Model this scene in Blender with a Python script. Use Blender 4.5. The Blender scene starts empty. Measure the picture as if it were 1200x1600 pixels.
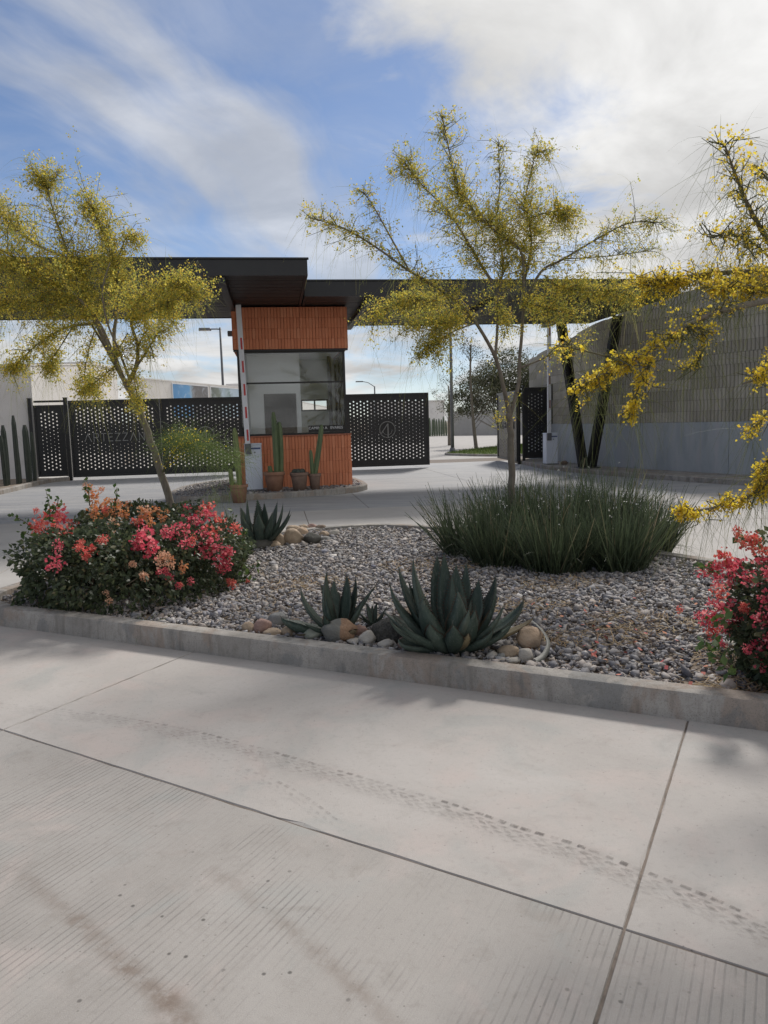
import bpy, bmesh, math, random
import numpy as np
from mathutils import Vector, Matrix, Euler

R = math.radians
random.seed(7)
rng = np.random.default_rng(11)
scn = bpy.context.scene
COL = scn.collection

# ------------------------------------------------------------------ camera
cam_d = bpy.data.cameras.new("camera")
cam = bpy.data.objects.new("camera", cam_d)
COL.objects.link(cam)
cam_d.sensor_fit = 'AUTO'
cam_d.sensor_width = 36.0
cam_d.lens = 27.0
cam_d.clip_start = 0.05
cam_d.clip_end = 6000
_p, _r = R(6.65), R(-1.6)
_f = Vector((0, math.cos(_p), -math.sin(_p)))
_u = Vector((0, math.sin(_p), math.cos(_p)))
_x = Vector((1, 0, 0))
cx = _x * math.cos(_r) + _u * math.sin(_r)
cy = -_x * math.sin(_r) + _u * math.cos(_r)
M = Matrix((cx, cy, -_f)).transposed().to_4x4()
M.translation = Vector((0, 0, 1.5))
cam.matrix_world = M
scn.camera = cam

# ------------------------------------------------------------------ world: sky and clouds
SUN_AZ, SUN_EL = 20.0, 40.0
world = bpy.data.worlds.new("World")
scn.world = world
world.use_nodes = True
wt = world.node_tree
wt.nodes.clear()

class NT:
    """tiny helper for wiring shader nodes"""
    def __init__(s, tree): s.t = tree
    def n(s, typ, **kw):
        nd = s.t.nodes.new(typ)
        ins = kw.pop('ins', {})
        for k, v in kw.items(): setattr(nd, k, v)
        for k, v in ins.items():
            if isinstance(v, bpy.types.NodeSocket): s.t.links.new(v, nd.inputs[k])
            else: nd.inputs[k].default_value = v
        return nd
    def m(s, op, a, b=None, c=None, clamp=False):
        nd = s.t.nodes.new('ShaderNodeMath'); nd.operation = op; nd.use_clamp = clamp
        for i, v in enumerate((a, b, c)):
            if v is None: continue
            if isinstance(v, bpy.types.NodeSocket): s.t.links.new(v, nd.inputs[i])
            else: nd.inputs[i].default_value = v
        return nd.outputs[0]
    def mix(s, fac, a, b, blend='MIX'):
        nd = s.t.nodes.new('ShaderNodeMix'); nd.data_type = 'RGBA'; nd.blend_type = blend
        for i, v in ((0, fac), (6, a), (7, b)):
            if isinstance(v, bpy.types.NodeSocket): s.t.links.new(v, nd.inputs[i])
            else: nd.inputs[i].default_value = v if i == 0 else (v if len(v) == 4 else (*v, 1))
        return nd.outputs[2]
    def ss(s, x, a, b):
        nd = s.t.nodes.new('ShaderNodeMapRange'); nd.interpolation_type = 'SMOOTHSTEP'
        if isinstance(x, bpy.types.NodeSocket): s.t.links.new(x, nd.inputs[0])
        else: nd.inputs[0].default_value = x
        nd.inputs[1].default_value = a; nd.inputs[2].default_value = b
        nd.inputs[3].default_value = 0; nd.inputs[4].default_value = 1
        return nd.outputs[0]
    def noise(s, vec, scale, detail=4, rough=.55, dist=0, out='Fac'):
        nd = s.t.nodes.new('ShaderNodeTexNoise')
        if vec is not None: s.t.links.new(vec, nd.inputs['Vector'])
        nd.inputs['Scale'].default_value = scale; nd.inputs['Detail'].default_value = detail
        nd.inputs['Roughness'].default_value = rough; nd.inputs['Distortion'].default_value = dist
        return nd.outputs[out]
    def comb(s, x, y, z=0.0):
        nd = s.t.nodes.new('ShaderNodeCombineXYZ')
        for i, v in enumerate((x, y, z)):
            if isinstance(v, bpy.types.NodeSocket): s.t.links.new(v, nd.inputs[i])
            else: nd.inputs[i].default_value = v
        return nd.outputs[0]
    def mapv(s, vec, scale=(1, 1, 1), rot=(0, 0, 0), loc=(0, 0, 0)):
        nd = s.t.nodes.new('ShaderNodeMapping')
        s.t.links.new(vec, nd.inputs[0])
        nd.inputs[1].default_value = loc; nd.inputs[2].default_value = rot; nd.inputs[3].default_value = scale
        return nd.outputs[0]

W = NT(wt)
tc = W.n('ShaderNodeTexCoord')
sky = W.n('ShaderNodeTexSky', sky_type='NISHITA')
sky.sun_disc = False
sky.sun_elevation = R(SUN_EL)
sky.sun_rotation = R(SUN_AZ)
sky.altitude = 1800; sky.air_density = 1.0; sky.dust_density = 1.2; sky.ozone_density = 1.5
sep = W.n('ShaderNodeSeparateXYZ', ins={0: tc.outputs['Generated']})
dx, dy, dz = sep.outputs
az = W.m('MULTIPLY', W.m('ARCTAN2', dx, dy), 57.2958)          # degrees right of straight ahead
el = W.m('MULTIPLY', W.m('ARCSINE', W.m('MAXIMUM', W.m('MINIMUM', dz, 1.0), -1.0)), 57.2958)
zz = W.m('ADD', W.m('MAXIMUM', dz, 0.0), 0.16)
pv = W.comb(W.m('DIVIDE', dx, zz), W.m('DIVIDE', dy, zz), 0.0)
n_big = W.noise(pv, 1.1, 7, .58, .5)
n_mid = W.noise(W.mapv(pv, (1, 1, 1), (0, 0, .5), (3.1, 1.7, .4)), 2.6, 7, .6, .6)
# bank of cloud on the sun's side, edge broken by noise
edge = W.m('ADD', az, W.m('MULTIPLY', W.m('SUBTRACT', n_big, .5), 58.0))
edge = W.m('ADD', edge, W.m('MULTIPLY', W.m('SUBTRACT', n_mid, .5), 26.0))
edge = W.m('ADD', edge, W.m('MULTIPLY', W.m('SUBTRACT', el, 18.0), .55))
bank = W.ss(edge, 0.0, 14.0)
# thin cirrus sweeping down to the right
cir_w = W.n('ShaderNodeVectorMath', operation='ADD', ins={0: pv, 1: W.n('ShaderNodeVectorMath', operation='SCALE', ins={0: W.noise(pv, .8, 3, .5, 0, 'Color'), 3: .55}).outputs[0]}).outputs[0]
cir_v = W.mapv(W.mapv(cir_w, (1, 1, 1), (0, 0, R(14))), (1.5, .34, 1), (0, 0, 0), (.3, .9, 0))
cir = W.noise(cir_v, 1.5, 6, .55, .25)
cirm = W.m('MULTIPLY', W.ss(cir, .40, .68), .70)
veil = W.m('ADD', W.m('MULTIPLY', W.ss(n_mid, .38, .75), .20), .06)
# small puffs and pale haze low down
lowp = W.noise(W.mapv(tc.outputs['Generated'], (5, 5, 16)), 1.6, 6, .6, .3)
low = W.m('MULTIPLY', W.m('SUBTRACT', 1.0, W.ss(el, 3.0, 15.0)), W.m('ADD', W.m('MULTIPLY', W.ss(lowp, .40, .62), .75), .35), clamp=True)
a = W.m('MAXIMUM', bank, W.m('MAXIMUM', cirm, veil))
a = W.m('MAXIMUM', a, low, clamp=True)
# cloud brightness: soft grey folds, brighter close to the sun
fold = W.noise(W.mapv(pv, (1, 1, 1), (0, 0, 1.1), (5.2, 2.2, .7)), 1.9, 7, .55, .5)
base_l = W.m('ADD', 3.6, W.m('MULTIPLY', W.ss(fold, .30, .70), 2.3))
sd = Vector((math.sin(R(SUN_AZ)) * math.cos(R(SUN_EL)), math.cos(R(SUN_AZ)) * math.cos(R(SUN_EL)), math.sin(R(SUN_EL))))
dot = W.n('ShaderNodeVectorMath', operation='DOT_PRODUCT', ins={0: tc.outputs['Generated'], 1: tuple(sd)}).outputs['Value']
glow = W.m('MULTIPLY', W.m('POWER', W.m('MAXIMUM', dot, 0.0), 14.0), 2.0)
cl = W.m('ADD', base_l, glow)
ccol = W.n('ShaderNodeVectorMath', operation='SCALE', ins={0: (1.0, .995, .985), 3: cl}).outputs[0]
skyc = W.n('ShaderNodeVectorMath', operation='MULTIPLY', ins={0: sky.outputs[0], 1: (.51, .58, .665)}).outputs[0]
final = W.mix(a, skyc, ccol)
bg = W.n('ShaderNodeBackground', ins={0: final, 1: 0.085})
wo = W.n('ShaderNodeOutputWorld', ins={0: bg.outputs[0]})

# ------------------------------------------------------------------ sun (veiled by thin cloud)
sl = bpy.data.lights.new("sun", 'SUN')
sl.energy = 2.0
sl.angle = R(9.0)
sl.color = (1.0, .955, .90)
sun = bpy.data.objects.new("sun", sl)
COL.objects.link(sun)
sun.rotation_euler = (-sd).to_track_quat('-Z', 'Y').to_euler()

scn.view_settings.view_transform = 'Standard'
scn.view_settings.look = 'None'
scn.view_settings.exposure = 0.75
scn.view_settings.gamma = 1.0
scn.view_settings.use_curve_mapping = False
scn.cycles.max_bounces = 8
scn.cycles.transparent_max_bounces = 12

# ------------------------------------------------------------------ helpers
def link(o, parent=None):
    COL.objects.link(o)
    if parent is not None: o.parent = parent
    return o

def tag(o, label=None, cat=None, group=None, kind=None):
    if label: o['label'] = label
    if cat: o['category'] = cat
    if group: o['group'] = group
    if kind: o['kind'] = kind
    return o

def empty(name, loc=(0, 0, 0), rz=0.0):
    o = bpy.data.objects.new(name, None)
    o.empty_display_size = .2
    o.location = loc; o.rotation_euler = (0, 0, rz)
    return link(o)

def npmesh(name, V, F, mat=None, smooth=False, midx=None):
    """V (n,3), F (m,k) with one face size"""
    V = np.asarray(V, dtype=np.float32); F = np.asarray(F, dtype=np.int32)
    me = bpy.data.meshes.new(name)
    k = F.shape[1]
    me.vertices.add(len(V)); me.vertices.foreach_set('co', V.ravel())
    me.loops.add(F.size); me.loops.foreach_set('vertex_index', F.ravel())
    me.polygons.add(len(F))
    me.polygons.foreach_set('loop_start', np.arange(0, F.size, k, dtype=np.int32))
    me.polygons.foreach_set('loop_total', np.full(len(F), k, dtype=np.int32))
    mats = mat if isinstance(mat, (list, tuple)) else [mat]
    for m_ in mats:
        if m_ is not None: me.materials.append(m_)
    if midx is not None: me.polygons.foreach_set('material_index', np.asarray(midx, dtype=np.int32))
    if smooth: me.polygons.foreach_set('use_smooth', np.ones(len(F), dtype=bool))
    me.update(calc_edges=True); me.validate()
    return me

def npobj(name, V, F, mat=None, parent=None, smooth=False, midx=None):
    return link(bpy.data.objects.new(name, npmesh(name, V, F, mat, smooth, midx)), parent)

def meshobj(name, me, parent=None, loc=(0, 0, 0), rot=(0, 0, 0), scale=(1, 1, 1)):
    o = bpy.data.objects.new(name, me)
    o.location = loc; o.rotation_euler = rot; o.scale = scale
    return link(o, parent)

class MB:
    def __init__(s): s.v = []; s.f = []; s.sm = []; s.mi = []
    def add(s, vs, fs, smooth=False, mi=0):
        n = len(s.v); s.v += [tuple(v) for v in vs]
        for f in fs: s.f.append([i + n for i in f]); s.sm.append(smooth); s.mi.append(mi)
        return s
    def box(s, x0, x1, y0, y1, z0, z1, mi=0, T=None):
        vs = [(x0, y0, z0), (x1, y0, z0), (x1, y1, z0), (x0, y1, z0), (x0, y0, z1), (x1, y0, z1), (x1, y1, z1), (x0, y1, z1)]
        if T is not None: vs = [T @ Vector(v) for v in vs]
        return s.add(vs, [(3, 2, 1, 0), (4, 5, 6, 7), (0, 1, 5, 4), (1, 2, 6, 5), (2, 3, 7, 6), (3, 0, 4, 7)], False, mi)
    def bbox(s, x0, x1, y0, y1, z0, z1, b=.01, mi=0, T=None):
        """box with chamfered vertical and top edges"""
        def ring(ins, z):
            a0, a1, b0, b1 = x0 + ins, x1 - ins, y0 + ins, y1 - ins
            return [(a0 + b, b0, z), (a1 - b, b0, z), (a1, b0 + b, z), (a1, b1 - b, z), (a1 - b, b1, z), (a0 + b, b1, z), (a0, b1 - b, z), (a0, b0 + b, z)]
        vs = ring(0, z0) + ring(0, z1 - b) + ring(b * .7, z1)
        if T is not None: vs = [T @ Vector(v) for v in vs]
        fs = [tuple(range(7, -1, -1)), tuple(range(16, 24))]
        for r in (0, 8):
            for i in range(8):
                j = (i + 1) % 8
                fs.append((r + i, r + j, r + 8 + j, r + 8 + i))
        return s.add(vs, fs, False, mi)
    def tube(s, pts, rads, n=8, mi=0, cap=True, smooth=True):
        pts = [Vector(p) for p in pts]
        if not isinstance(rads, (list, tuple)): rads = [rads] * len(pts)
        up = Vector((0, 0, 1)); rings = []
        t0 = (pts[1] - pts[0]).normalized()
        ref = up if abs(t0.z) < .9 else Vector((1, 0, 0))
        nrm = t0.cross(ref).normalized()
        for i, p in enumerate(pts):
            t = (pts[min(i + 1, len(pts) - 1)] - pts[max(i - 1, 0)]).normalized()
            nrm = (nrm - t * nrm.dot(t)).normalized(); bn = t.cross(nrm)
            rings.append([p + (nrm * math.cos(a_) + bn * math.sin(a_)) * rads[i] for a_ in [2 * math.pi * k / n for k in range(n)]])
        vs = [v for r_ in rings for v in r_]; fs = []
        for i in range(len(pts) - 1):
            for k in range(n):
                k2 = (k + 1) % n
                fs.append((i * n + k, i * n + k2, (i + 1) * n + k2, (i + 1) * n + k))
        if cap: fs.append(tuple(range(n - 1, -1, -1))); fs.append(tuple((len(pts) - 1) * n + k for k in range(n)))
        return s.add(vs, fs, smooth, mi)
    def lathe(s, prof, n=20, mi=0, smooth=True, c=(0, 0, 0), cap0=True, cap1=True):
        vs = []; fs = []
        for r_, z in prof:
            for k in range(n):
                a_ = 2 * math.pi * k / n
                vs.append((c[0] + r_ * math.cos(a_), c[1] + r_ * math.sin(a_), c[2] + z))
        for i in range(len(prof) - 1):
            for k in range(n):
                k2 = (k + 1) % n
                fs.append((i * n + k, i * n + k2, (i + 1) * n + k2, (i + 1) * n + k))
        if cap0: fs.append(tuple(range(n - 1, -1, -1)))
        if cap1: fs.append(tuple((len(prof) - 1) * n + k for k in range(n)))
        return s.add(vs, fs, smooth, mi)
    def prism(s, poly, z0, z1, mi=0):
        n = len(poly)
        vs = [(x, y, z0) for x, y in poly] + [(x, y, z1) for x, y in poly]
        fs = [tuple(range(n - 1, -1, -1)), tuple(range(n, 2 * n))] + [(i, (i + 1) % n, n + (i + 1) % n, n + i) for i in range(n)]
        return s.add(vs, fs, False, mi)
    def mesh(s, name, mats):
        me = bpy.data.meshes.new(name)
        me.from_pydata(s.v, [], s.f)
        for m_ in (mats if isinstance(mats, (list, tuple)) else [mats]): me.materials.append(m_)
        me.polygons.foreach_set('use_smooth', s.sm); me.polygons.foreach_set('material_index', s.mi)
        me.update()
        return me
    def build(s, name, mats, parent=None):
        return link(bpy.data.objects.new(name, s.mesh(name, mats)), parent)

def catmull(pts, k=6, closed=False):
    P = [Vector(p) for p in pts]; n = len(P); out = []
    rngi = range(n) if closed else range(n - 1)
    for i in rngi:
        if closed: p0, p1, p2, p3 = P[(i - 1) % n], P[i], P[(i + 1) % n], P[(i + 2) % n]
        else: p0, p1, p2, p3 = P[max(i - 1, 0)], P[i], P[i + 1], P[min(i + 2, n - 1)]
        for j in range(k):
            t = j / k
            out.append(.5 * ((2 * p1) + (p2 - p0) * t + (2 * p0 - 5 * p1 + 4 * p2 - p3) * t * t + (3 * p1 - p0 - 3 * p2 + p3) * t ** 3))
    if not closed: out.append(P[-1])
    return out

# ------------------------------------------------------------------ materials
def newmat(name):
    m_ = bpy.data.materials.new(name); m_.use_nodes = True
    t = m_.node_tree; t.nodes.clear()
    N = NT(t)
    return m_, N

def finish(N, col, rough=.8, bump=None, bstr=.3, bdist=.01, metal=0.0, spec=.5, trans=None):
    kw = {}
    b = N.n('ShaderNodeBsdfPrincipled')
    def setv(k, v):
        if isinstance(v, bpy.types.NodeSocket): N.t.links.new(v, b.inputs[k])
        else: b.inputs[k].default_value = v
    setv('Base Color', col if isinstance(col, bpy.types.NodeSocket) else (*col, 1)[:4])
    setv('Roughness', rough); setv('Metallic', metal); setv('Specular IOR Level', spec)
    if bump is not None:
        bp = N.n('ShaderNodeBump', ins={'Height': bump, 'Strength': bstr, 'Distance': bdist})
        N.t.links.new(bp.outputs[0], b.inputs['Normal'])
    sh = b.outputs[0]
    if trans is not None:
        fac, tcol = trans
        tr = N.n('ShaderNodeBsdfTranslucent', ins={0: tcol if isinstance(tcol, bpy.types.NodeSocket) else (*tcol, 1)})
        sh = N.n('ShaderNodeMixShader', ins={0: fac, 1: sh, 2: tr.outputs[0]}).outputs[0]
    N.n('ShaderNodeOutputMaterial', ins={0: sh})

def ramp(N, fac, stops, interp='LINEAR'):
    nd = N.n('ShaderNodeValToRGB'); N.t.links.new(fac, nd.inputs[0])
    nd.color_ramp.interpolation = interp
    els = nd.color_ramp.elements
    while len(els) > 1: els.remove(els[-1])
    els[0].position = stops[0][0]; els[0].color = (*stops[0][1], 1)
    for p, c in stops[1:]:
        e = els.new(p); e.color = (*c, 1)
    return nd.outputs[0]

def simple(name, c0, c1, scale=4, rough=.7, detail=6, bstr=.2, bdist=.005, bscale=60, metal=0, spec=.5):
    m_, N = newmat(name)
    t = N.n('ShaderNodeTexCoord').outputs['Object']
    f = N.noise(t, scale, detail, .6)
    col = ramp(N, f, [(.3, c0), (.7, c1)])
    finish(N, col, rough, N.noise(t, bscale, 4, .6), bstr, bdist, metal, spec)
    return m_

def island_mat(name, stops, rough=.7, trans=0.0, tcol=None, noise_amt=0.0, spec=.4, interp='LINEAR'):
    m_, N = newmat(name)
    g_ = N.n('ShaderNodeNewGeometry')
    col = ramp(N, g_.outputs['Random Per Island'], stops, interp)
    if noise_amt:
        t = N.n('ShaderNodeTexCoord').outputs['Object']
        nz = N.noise(t, 30, 5, .6)
        col = N.mix(noise_amt, col, ramp(N, nz, [(.3, (.25, .25, .25)), (.7, (.75, .75, .75))]), 'OVERLAY')
    finish(N, col, rough, spec=spec, trans=(trans, tcol if tcol is not None else col) if trans else None)
    return m_

def concrete(name, c0, c1, c2, bstr=.25, fine=220, warm=(.34, .27, .22), stain=.25):
    m_, N = newmat(name)
    t = N.n('ShaderNodeTexCoord').outputs['Object']
    f = N.noise(t, 1.1, 6, .6, .4)
    col = ramp(N, f, [(.28, c0), (.5, c1), (.72, c2)])
    f2 = N.noise(N.mapv(t, (1, 1, .35), (0, 0, 0), (7, 3, 2)), 4.5, 6, .65, .6)
    col = N.mix(N.m('MULTIPLY', N.ss(f2, .52, .72), stain), col, warm)
    f3 = N.noise(t, fine, 3, .6)
    col = N.mix(N.m('MULTIPLY', N.ss(f3, .58, .72), .28), col, (.12, .12, .12))
    finish(N, col, .88, N.m('ADD', N.noise(t, fine * .5, 4, .7), N.m('MULTIPLY', N.noise(t, 18, 4, .6), .7)), bstr, .006, spec=.3)
    return m_

# ------------------------------------------------------------------ road materials (with their real stains)
E_DIR = (.8875, -.4608); N_DIR = (-.4608, -.8875)     # along the kerb / towards the viewer
def seg_mask(N, P, a_, b_, w0, w1):
    """0..1 mask around the ground line a-b, soft from w1 to w0"""
    dxx, dyy = b_[0] - a_[0], b_[1] - a_[1]; L2 = dxx * dxx + dyy * dyy
    ap = N.n('ShaderNodeVectorMath', operation='SUBTRACT', ins={0: P, 1: (a_[0], a_[1], 0)}).outputs[0]
    d_ = N.n('ShaderNodeVectorMath', operation='DOT_PRODUCT', ins={0: ap, 1: (dxx, dyy, 0)}).outputs['Value']
    t_ = N.m('DIVIDE', d_, L2, clamp=True)
    pr = N.n('ShaderNodeVectorMath', operation='SCALE', ins={0: (dxx, dyy, 0), 3: t_}).outputs[0]
    df = N.n('ShaderNodeVectorMath', operation='SUBTRACT', ins={0: ap, 1: pr}).outputs[0]
    ln = N.n('ShaderNodeVectorMath', operation='LENGTH', ins={0: df}).outputs['Value']
    return N.m('SUBTRACT', 1.0, N.ss(ln, w0, w1))

def road_mat(name, grooved):
    m_, N = newmat(name)
    t = N.n('ShaderNodeTexCoord').outputs['Object']
    flat = N.n('ShaderNodeVectorMath', operation='MULTIPLY', ins={0: t, 1: (1, 1, 0)}).outputs[0]
    f = N.noise(t, .9, 6, .62, .5)
    if grooved: col = ramp(N, f, [(.3, (.305, .282, .26)), (.5, (.36, .335, .311)), (.7, (.405, .38, .356))])
    else: col = ramp(N, f, [(.28, (.355, .328, .305)), (.5, (.42, .39, .365)), (.72, (.48, .45, .425))])
    # warm and cool cement blotches
    f2 = N.noise(N.mapv(t, (1, 1, 1), (0, 0, .5), (4, 9, 0)), 2.3, 6, .6, .8)
    col = N.mix(N.m('MULTIPLY', N.ss(f2, .50, .70), .60), col, (.47, .40, .37))
    f3 = N.noise(N.mapv(t, (1, 1, 1), (0, 0, 1.5), (14, 2, 0)), 2.0, 6, .6, .8)
    col = N.mix(N.m('MULTIPLY', N.ss(f3, .52, .70), .50), col, (.325, .335, .32))
    fine = N.noise(t, 420, 3, .7)
    col = N.mix(N.m('MULTIPLY', N.ss(fine, .50, .72), .42), col, (.13, .12, .112))
    fine2 = N.noise(N.mapv(t, (1, 1, 1), (0, 0, 0), (5, 5, 5)), 330, 2, .6)
    col = N.mix(N.m('MULTIPLY', N.ss(fine2, .56, .74), .30), col, (.60, .58, .56))
    med = N.noise(t, 38, 5, .7)
    col = N.mix(N.m('MULTIPLY', N.ss(med, .52, .76), .34), col, (.21, .19, .17))
    grime = N.noise(N.mapv(t, (1, 1, 1), (0, 0, 0), (8, 2, 0)), 6, 7, .72, .5)
    col = N.mix(N.m('MULTIPLY', N.ss(grime, .52, .70), .30 if grooved else .18), col, (.22, .195, .17))
    if not grooved:                                    # faint dusty smear under the tyre print
        sn = N.noise(t, 11, 6, .75)
        pth_ = [(-1.6, 3.93), (-.99, 3.64), (-.32, 3.20), (.22, 2.83), (.65, 2.50), (.97, 2.20), (1.3, 1.8)]
        for a_, b_ in zip(pth_[:-1], pth_[1:]):
            col = N.mix(N.m('MULTIPLY', seg_mask(N, flat, a_, b_, .02, .12), N.m('MULTIPLY', N.ss(sn, .36, .62), .20)), col, (.20, .18, .165))
    h = N.m('MULTIPLY', N.noise(t, 260, 3, .7), .5)
    h = N.m('ADD', h, N.m('MULTIPLY', N.noise(t, 30, 4, .6), .5))
    if grooved:
        s_ = N.n('ShaderNodeVectorMath', operation='DOT_PRODUCT', ins={0: t, 1: (E_DIR[0], E_DIR[1], 0)}).outputs['Value']
        s_ = N.m('ADD', s_, N.m('MULTIPLY', N.m('SUBTRACT', N.noise(t, 1.1, 2, .5), .5), .012))
        wv = N.m('SINE', N.m('MULTIPLY', s_, 2 * math.pi / .0255))
        wear = N.m('ADD', N.m('MULTIPLY', N.ss(N.noise(N.mapv(t, (1, 1, 1), (0, 0, .3), (2.2, 5, 0)), 1.0, 4, .6, .3), .44, .60), .92), .05)
        al_ = N.n('ShaderNodeVectorMath', operation='DOT_PRODUCT', ins={0: t, 1: (N_DIR[0], N_DIR[1], 0)}).outputs['Value']
        brk = N.ss(N.noise(N.comb(N.m('MULTIPLY', s_, 39.2), N.m('MULTIPLY', al_, 3.2), 0.0), 1.0, 4, .72), .33, .56)
        brk = N.m('MULTIPLY', brk, N.m('ADD', N.m('MULTIPLY', N.noise(t, 70, 3, .7), .9), .35))
        gv = N.m('MULTIPLY', N.m('MULTIPLY', N.ss(wv, .55, .98), wear), brk)
        fb = N.noise(N.comb(N.m('MULTIPLY', s_, 150.0), N.m('MULTIPLY', al_, 4.0), 0.0), 1.0, 3, .6)
        col = N.mix(N.m('MULTIPLY', N.ss(fb, .52, .74), .22), col, (.20, .19, .18))
        h = N.m('SUBTRACT', h, N.m('MULTIPLY', fb, .5))
        col = N.mix(N.m('MULTIPLY', gv, .62), col, (.135, .125, .12))
        h = N.m('SUBTRACT', h, N.m('MULTIPLY', gv, 1.1))
        # brown silt along an old rut, dark oil drips
        nz = N.noise(t, 16, 6, .75)
        for (a_, b_, w1, am) in (((-1.25, 2.45), (-.98, 2.21), .055, .35), ((-.98, 2.21), (-.76, 2.0), .05, .5), ((-.76, 2.0), (-.61, 1.87), .055, .6), ((-.61, 1.87), (-.40, 1.60), .075, .65),
                                 ((-.62, 2.46), (-.32, 2.15), .05, .25), ((-.32, 2.15), (-.10, 1.88), .05, .35), ((-.10, 1.88), (.1, 1.6), .05, .3), ((-1.5, 2.25), (-1.2, 1.7), .12, .35)):
            mk = N.m('MULTIPLY', seg_mask(N, flat, a_, b_, .0, w1), N.m('MULTIPLY', N.ss(nz, .3, .62), am))
            col = N.mix(mk, col, (.17, .125, .095))
        vor = N.n('ShaderNodeTexVoronoi', ins={'Vector': t, 'Scale': 17.0}); vor.feature = 'F1'
        vc = N.n('ShaderNodeSeparateColor', ins={0: vor.outputs['Color']})
        drip = N.m('MULTIPLY', N.m('SUBTRACT', 1.0, N.ss(vor.outputs['Distance'], .06, .15)), N.m('GREATER_THAN', vc.outputs[0], .62))
        zone = N.ss(N.noise(N.mapv(t, (1, 1, 1), (0, 0, 0), (1.7, .2, 0)), 1.3, 3), .42, .58)
        col = N.mix(N.m('MULTIPLY', N.m('MULTIPLY', drip, zone), .75), col, (.06, .055, .05))
    pit = N.n('ShaderNodeTexVoronoi', ins={'Vector': t, 'Scale': 60.0})
    pc = N.n('ShaderNodeSeparateColor', ins={0: pit.outputs['Color']})
    pm = N.m('MULTIPLY', N.m('SUBTRACT', 1.0, N.ss(pit.outputs['Distance'], .1, .25)), N.m('GREATER_THAN', pc.outputs[0], .93))
    col = N.mix(N.m('MULTIPLY', pm, .5), col, (.12, .11, .1))
    finish(N, col, .82, h, .35, .006, spec=.35)
    return m_

M_ROADA = road_mat('concrete_smooth', False)
M_ROADB = road_mat('concrete_grooved', True)
M_JOINT = simple('joint_sand', (.12, .10, .085), (.24, .195, .16), 14, .95)
M_DRIVE = concrete('drive_concrete', (.36, .345, .33), (.41, .39, .37), (.45, .43, .41), .2, 120, (.36, .31, .27), .3)
def stamped():
    m_, N = newmat('stamped_concrete')
    t = N.n('ShaderNodeTexCoord').outputs['Object']
    f = N.noise(N.mapv(t, (.5, 2.2, 1), (0, 0, R(8))), 1.5, 6, .62, .6)
    col = ramp(N, f, [(.30, (.27, .275, .29)), (.5, (.33, .33, .335)), (.72, (.395, .385, .375))])
    hb = N.noise(N.mapv(t, (1.2, 5, 1), (0, 0, R(8))), 2.0, 5, .6, .8)
    col = N.mix(N.m('MULTIPLY', N.ss(hb, .55, .7), .35), col, (.22, .23, .25))
    finish(N, col, .75, N.m('ADD', hb, N.m('MULTIPLY', N.noise(t, 60, 4), .3)), .5, .03, spec=.4)
    return m_
M_STAMP = stamped()
def kerbmat():
    m_, N = newmat('kerb_concrete')
    t = N.n('ShaderNodeTexCoord').outputs['Object']
    f = N.noise(t, 2.2, 7, .65, .5)
    col = ramp(N, f, [(.28, (.24, .222, .20)), (.5, (.345, .322, .295)), (.72, (.45, .42, .385))])
    b1 = N.noise(N.mapv(t, (1, 1, .5), (0, 0, 0), (7, 3, 2)), 3.2, 6, .6, .5)
    col = N.mix(N.m('MULTIPLY', N.ss(b1, .50, .58), .55), col, (.30, .225, .175))
    b2 = N.noise(N.mapv(t, (1, 1, .6), (0, 0, 0), (1, 13, 5)), 4.0, 6, .62, .5)
    col = N.mix(N.m('MULTIPLY', N.ss(b2, .54, .60), .55), col, (.20, .205, .205))
    drip = N.noise(N.mapv(t, (1, 1, .12), (0, 0, 0), (3, 3, 9)), 16, 5, .65)
    col = N.mix(N.m('MULTIPLY', N.ss(drip, .48, .70), .55), col, (.17, .155, .135))
    pits = N.noise(t, 150, 3, .65)
    col = N.mix(N.m('MULTIPLY', N.ss(pits, .52, .70), .5), col, (.11, .10, .09))
    gr_ = N.noise(t, 28, 7, .75)
    col = N.mix(N.m('MULTIPLY', N.ss(gr_, .50, .68), .45), col, (.19, .175, .155))
    finish(N, col, .9, N.m('ADD', N.m('MULTIPLY', N.noise(t, 90, 4, .7), .6), N.m('ADD', N.noise(t, 14, 5, .65), N.m('MULTIPLY', drip, .4))), .55, .01, spec=.25)
    return m_
M_KERB = kerbmat()
M_WHITEWALL = concrete('white_render', (.70, .675, .655), (.75, .725, .70), (.79, .765, .74), .15, 60, (.5, .46, .43), .3)
M_EARTH = simple('dry_earth', (.16, .125, .095), (.27, .22, .17), 6, .95, bstr=.5, bdist=.02, bscale=25)
M_GROUND = simple('open_ground', (.24, .20, .155), (.34, .29, .23), .3, .95, bstr=.4, bdist=.03, bscale=6)
M_BLACK = simple('black_metal', (.011, .011, .012), (.018, .018, .019), 3, .36, bstr=.05, bscale=120, spec=.5)
M_SOFFIT = simple('charcoal_soffit', (.012, .012, .013), (.020, .019, .019), 2.5, .55, bstr=.08, bscale=90)
M_FASCIA = simple('charcoal_fascia', (.014, .0145, .017), (.021, .022, .025), 2, .5, bstr=.05, bscale=60)
M_STEEL = simple('brushed_letters', (.20, .20, .195), (.30, .30, .29), 20, .4, metal=.25)
M_WHITEP = simple('white_paint', (.70, .72, .76), (.78, .79, .82), 3, .45, bstr=.05)
M_CABINET = simple('pale_blue_grey_paint', (.66, .71, .80), (.73, .77, .85), 3, .5, bstr=.05)
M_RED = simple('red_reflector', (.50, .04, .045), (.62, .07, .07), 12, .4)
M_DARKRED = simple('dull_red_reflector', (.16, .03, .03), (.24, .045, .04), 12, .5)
M_GREYP = simple('grey_lamp_paint', (.10, .105, .115), (.15, .155, .165), 5, .5)
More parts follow.
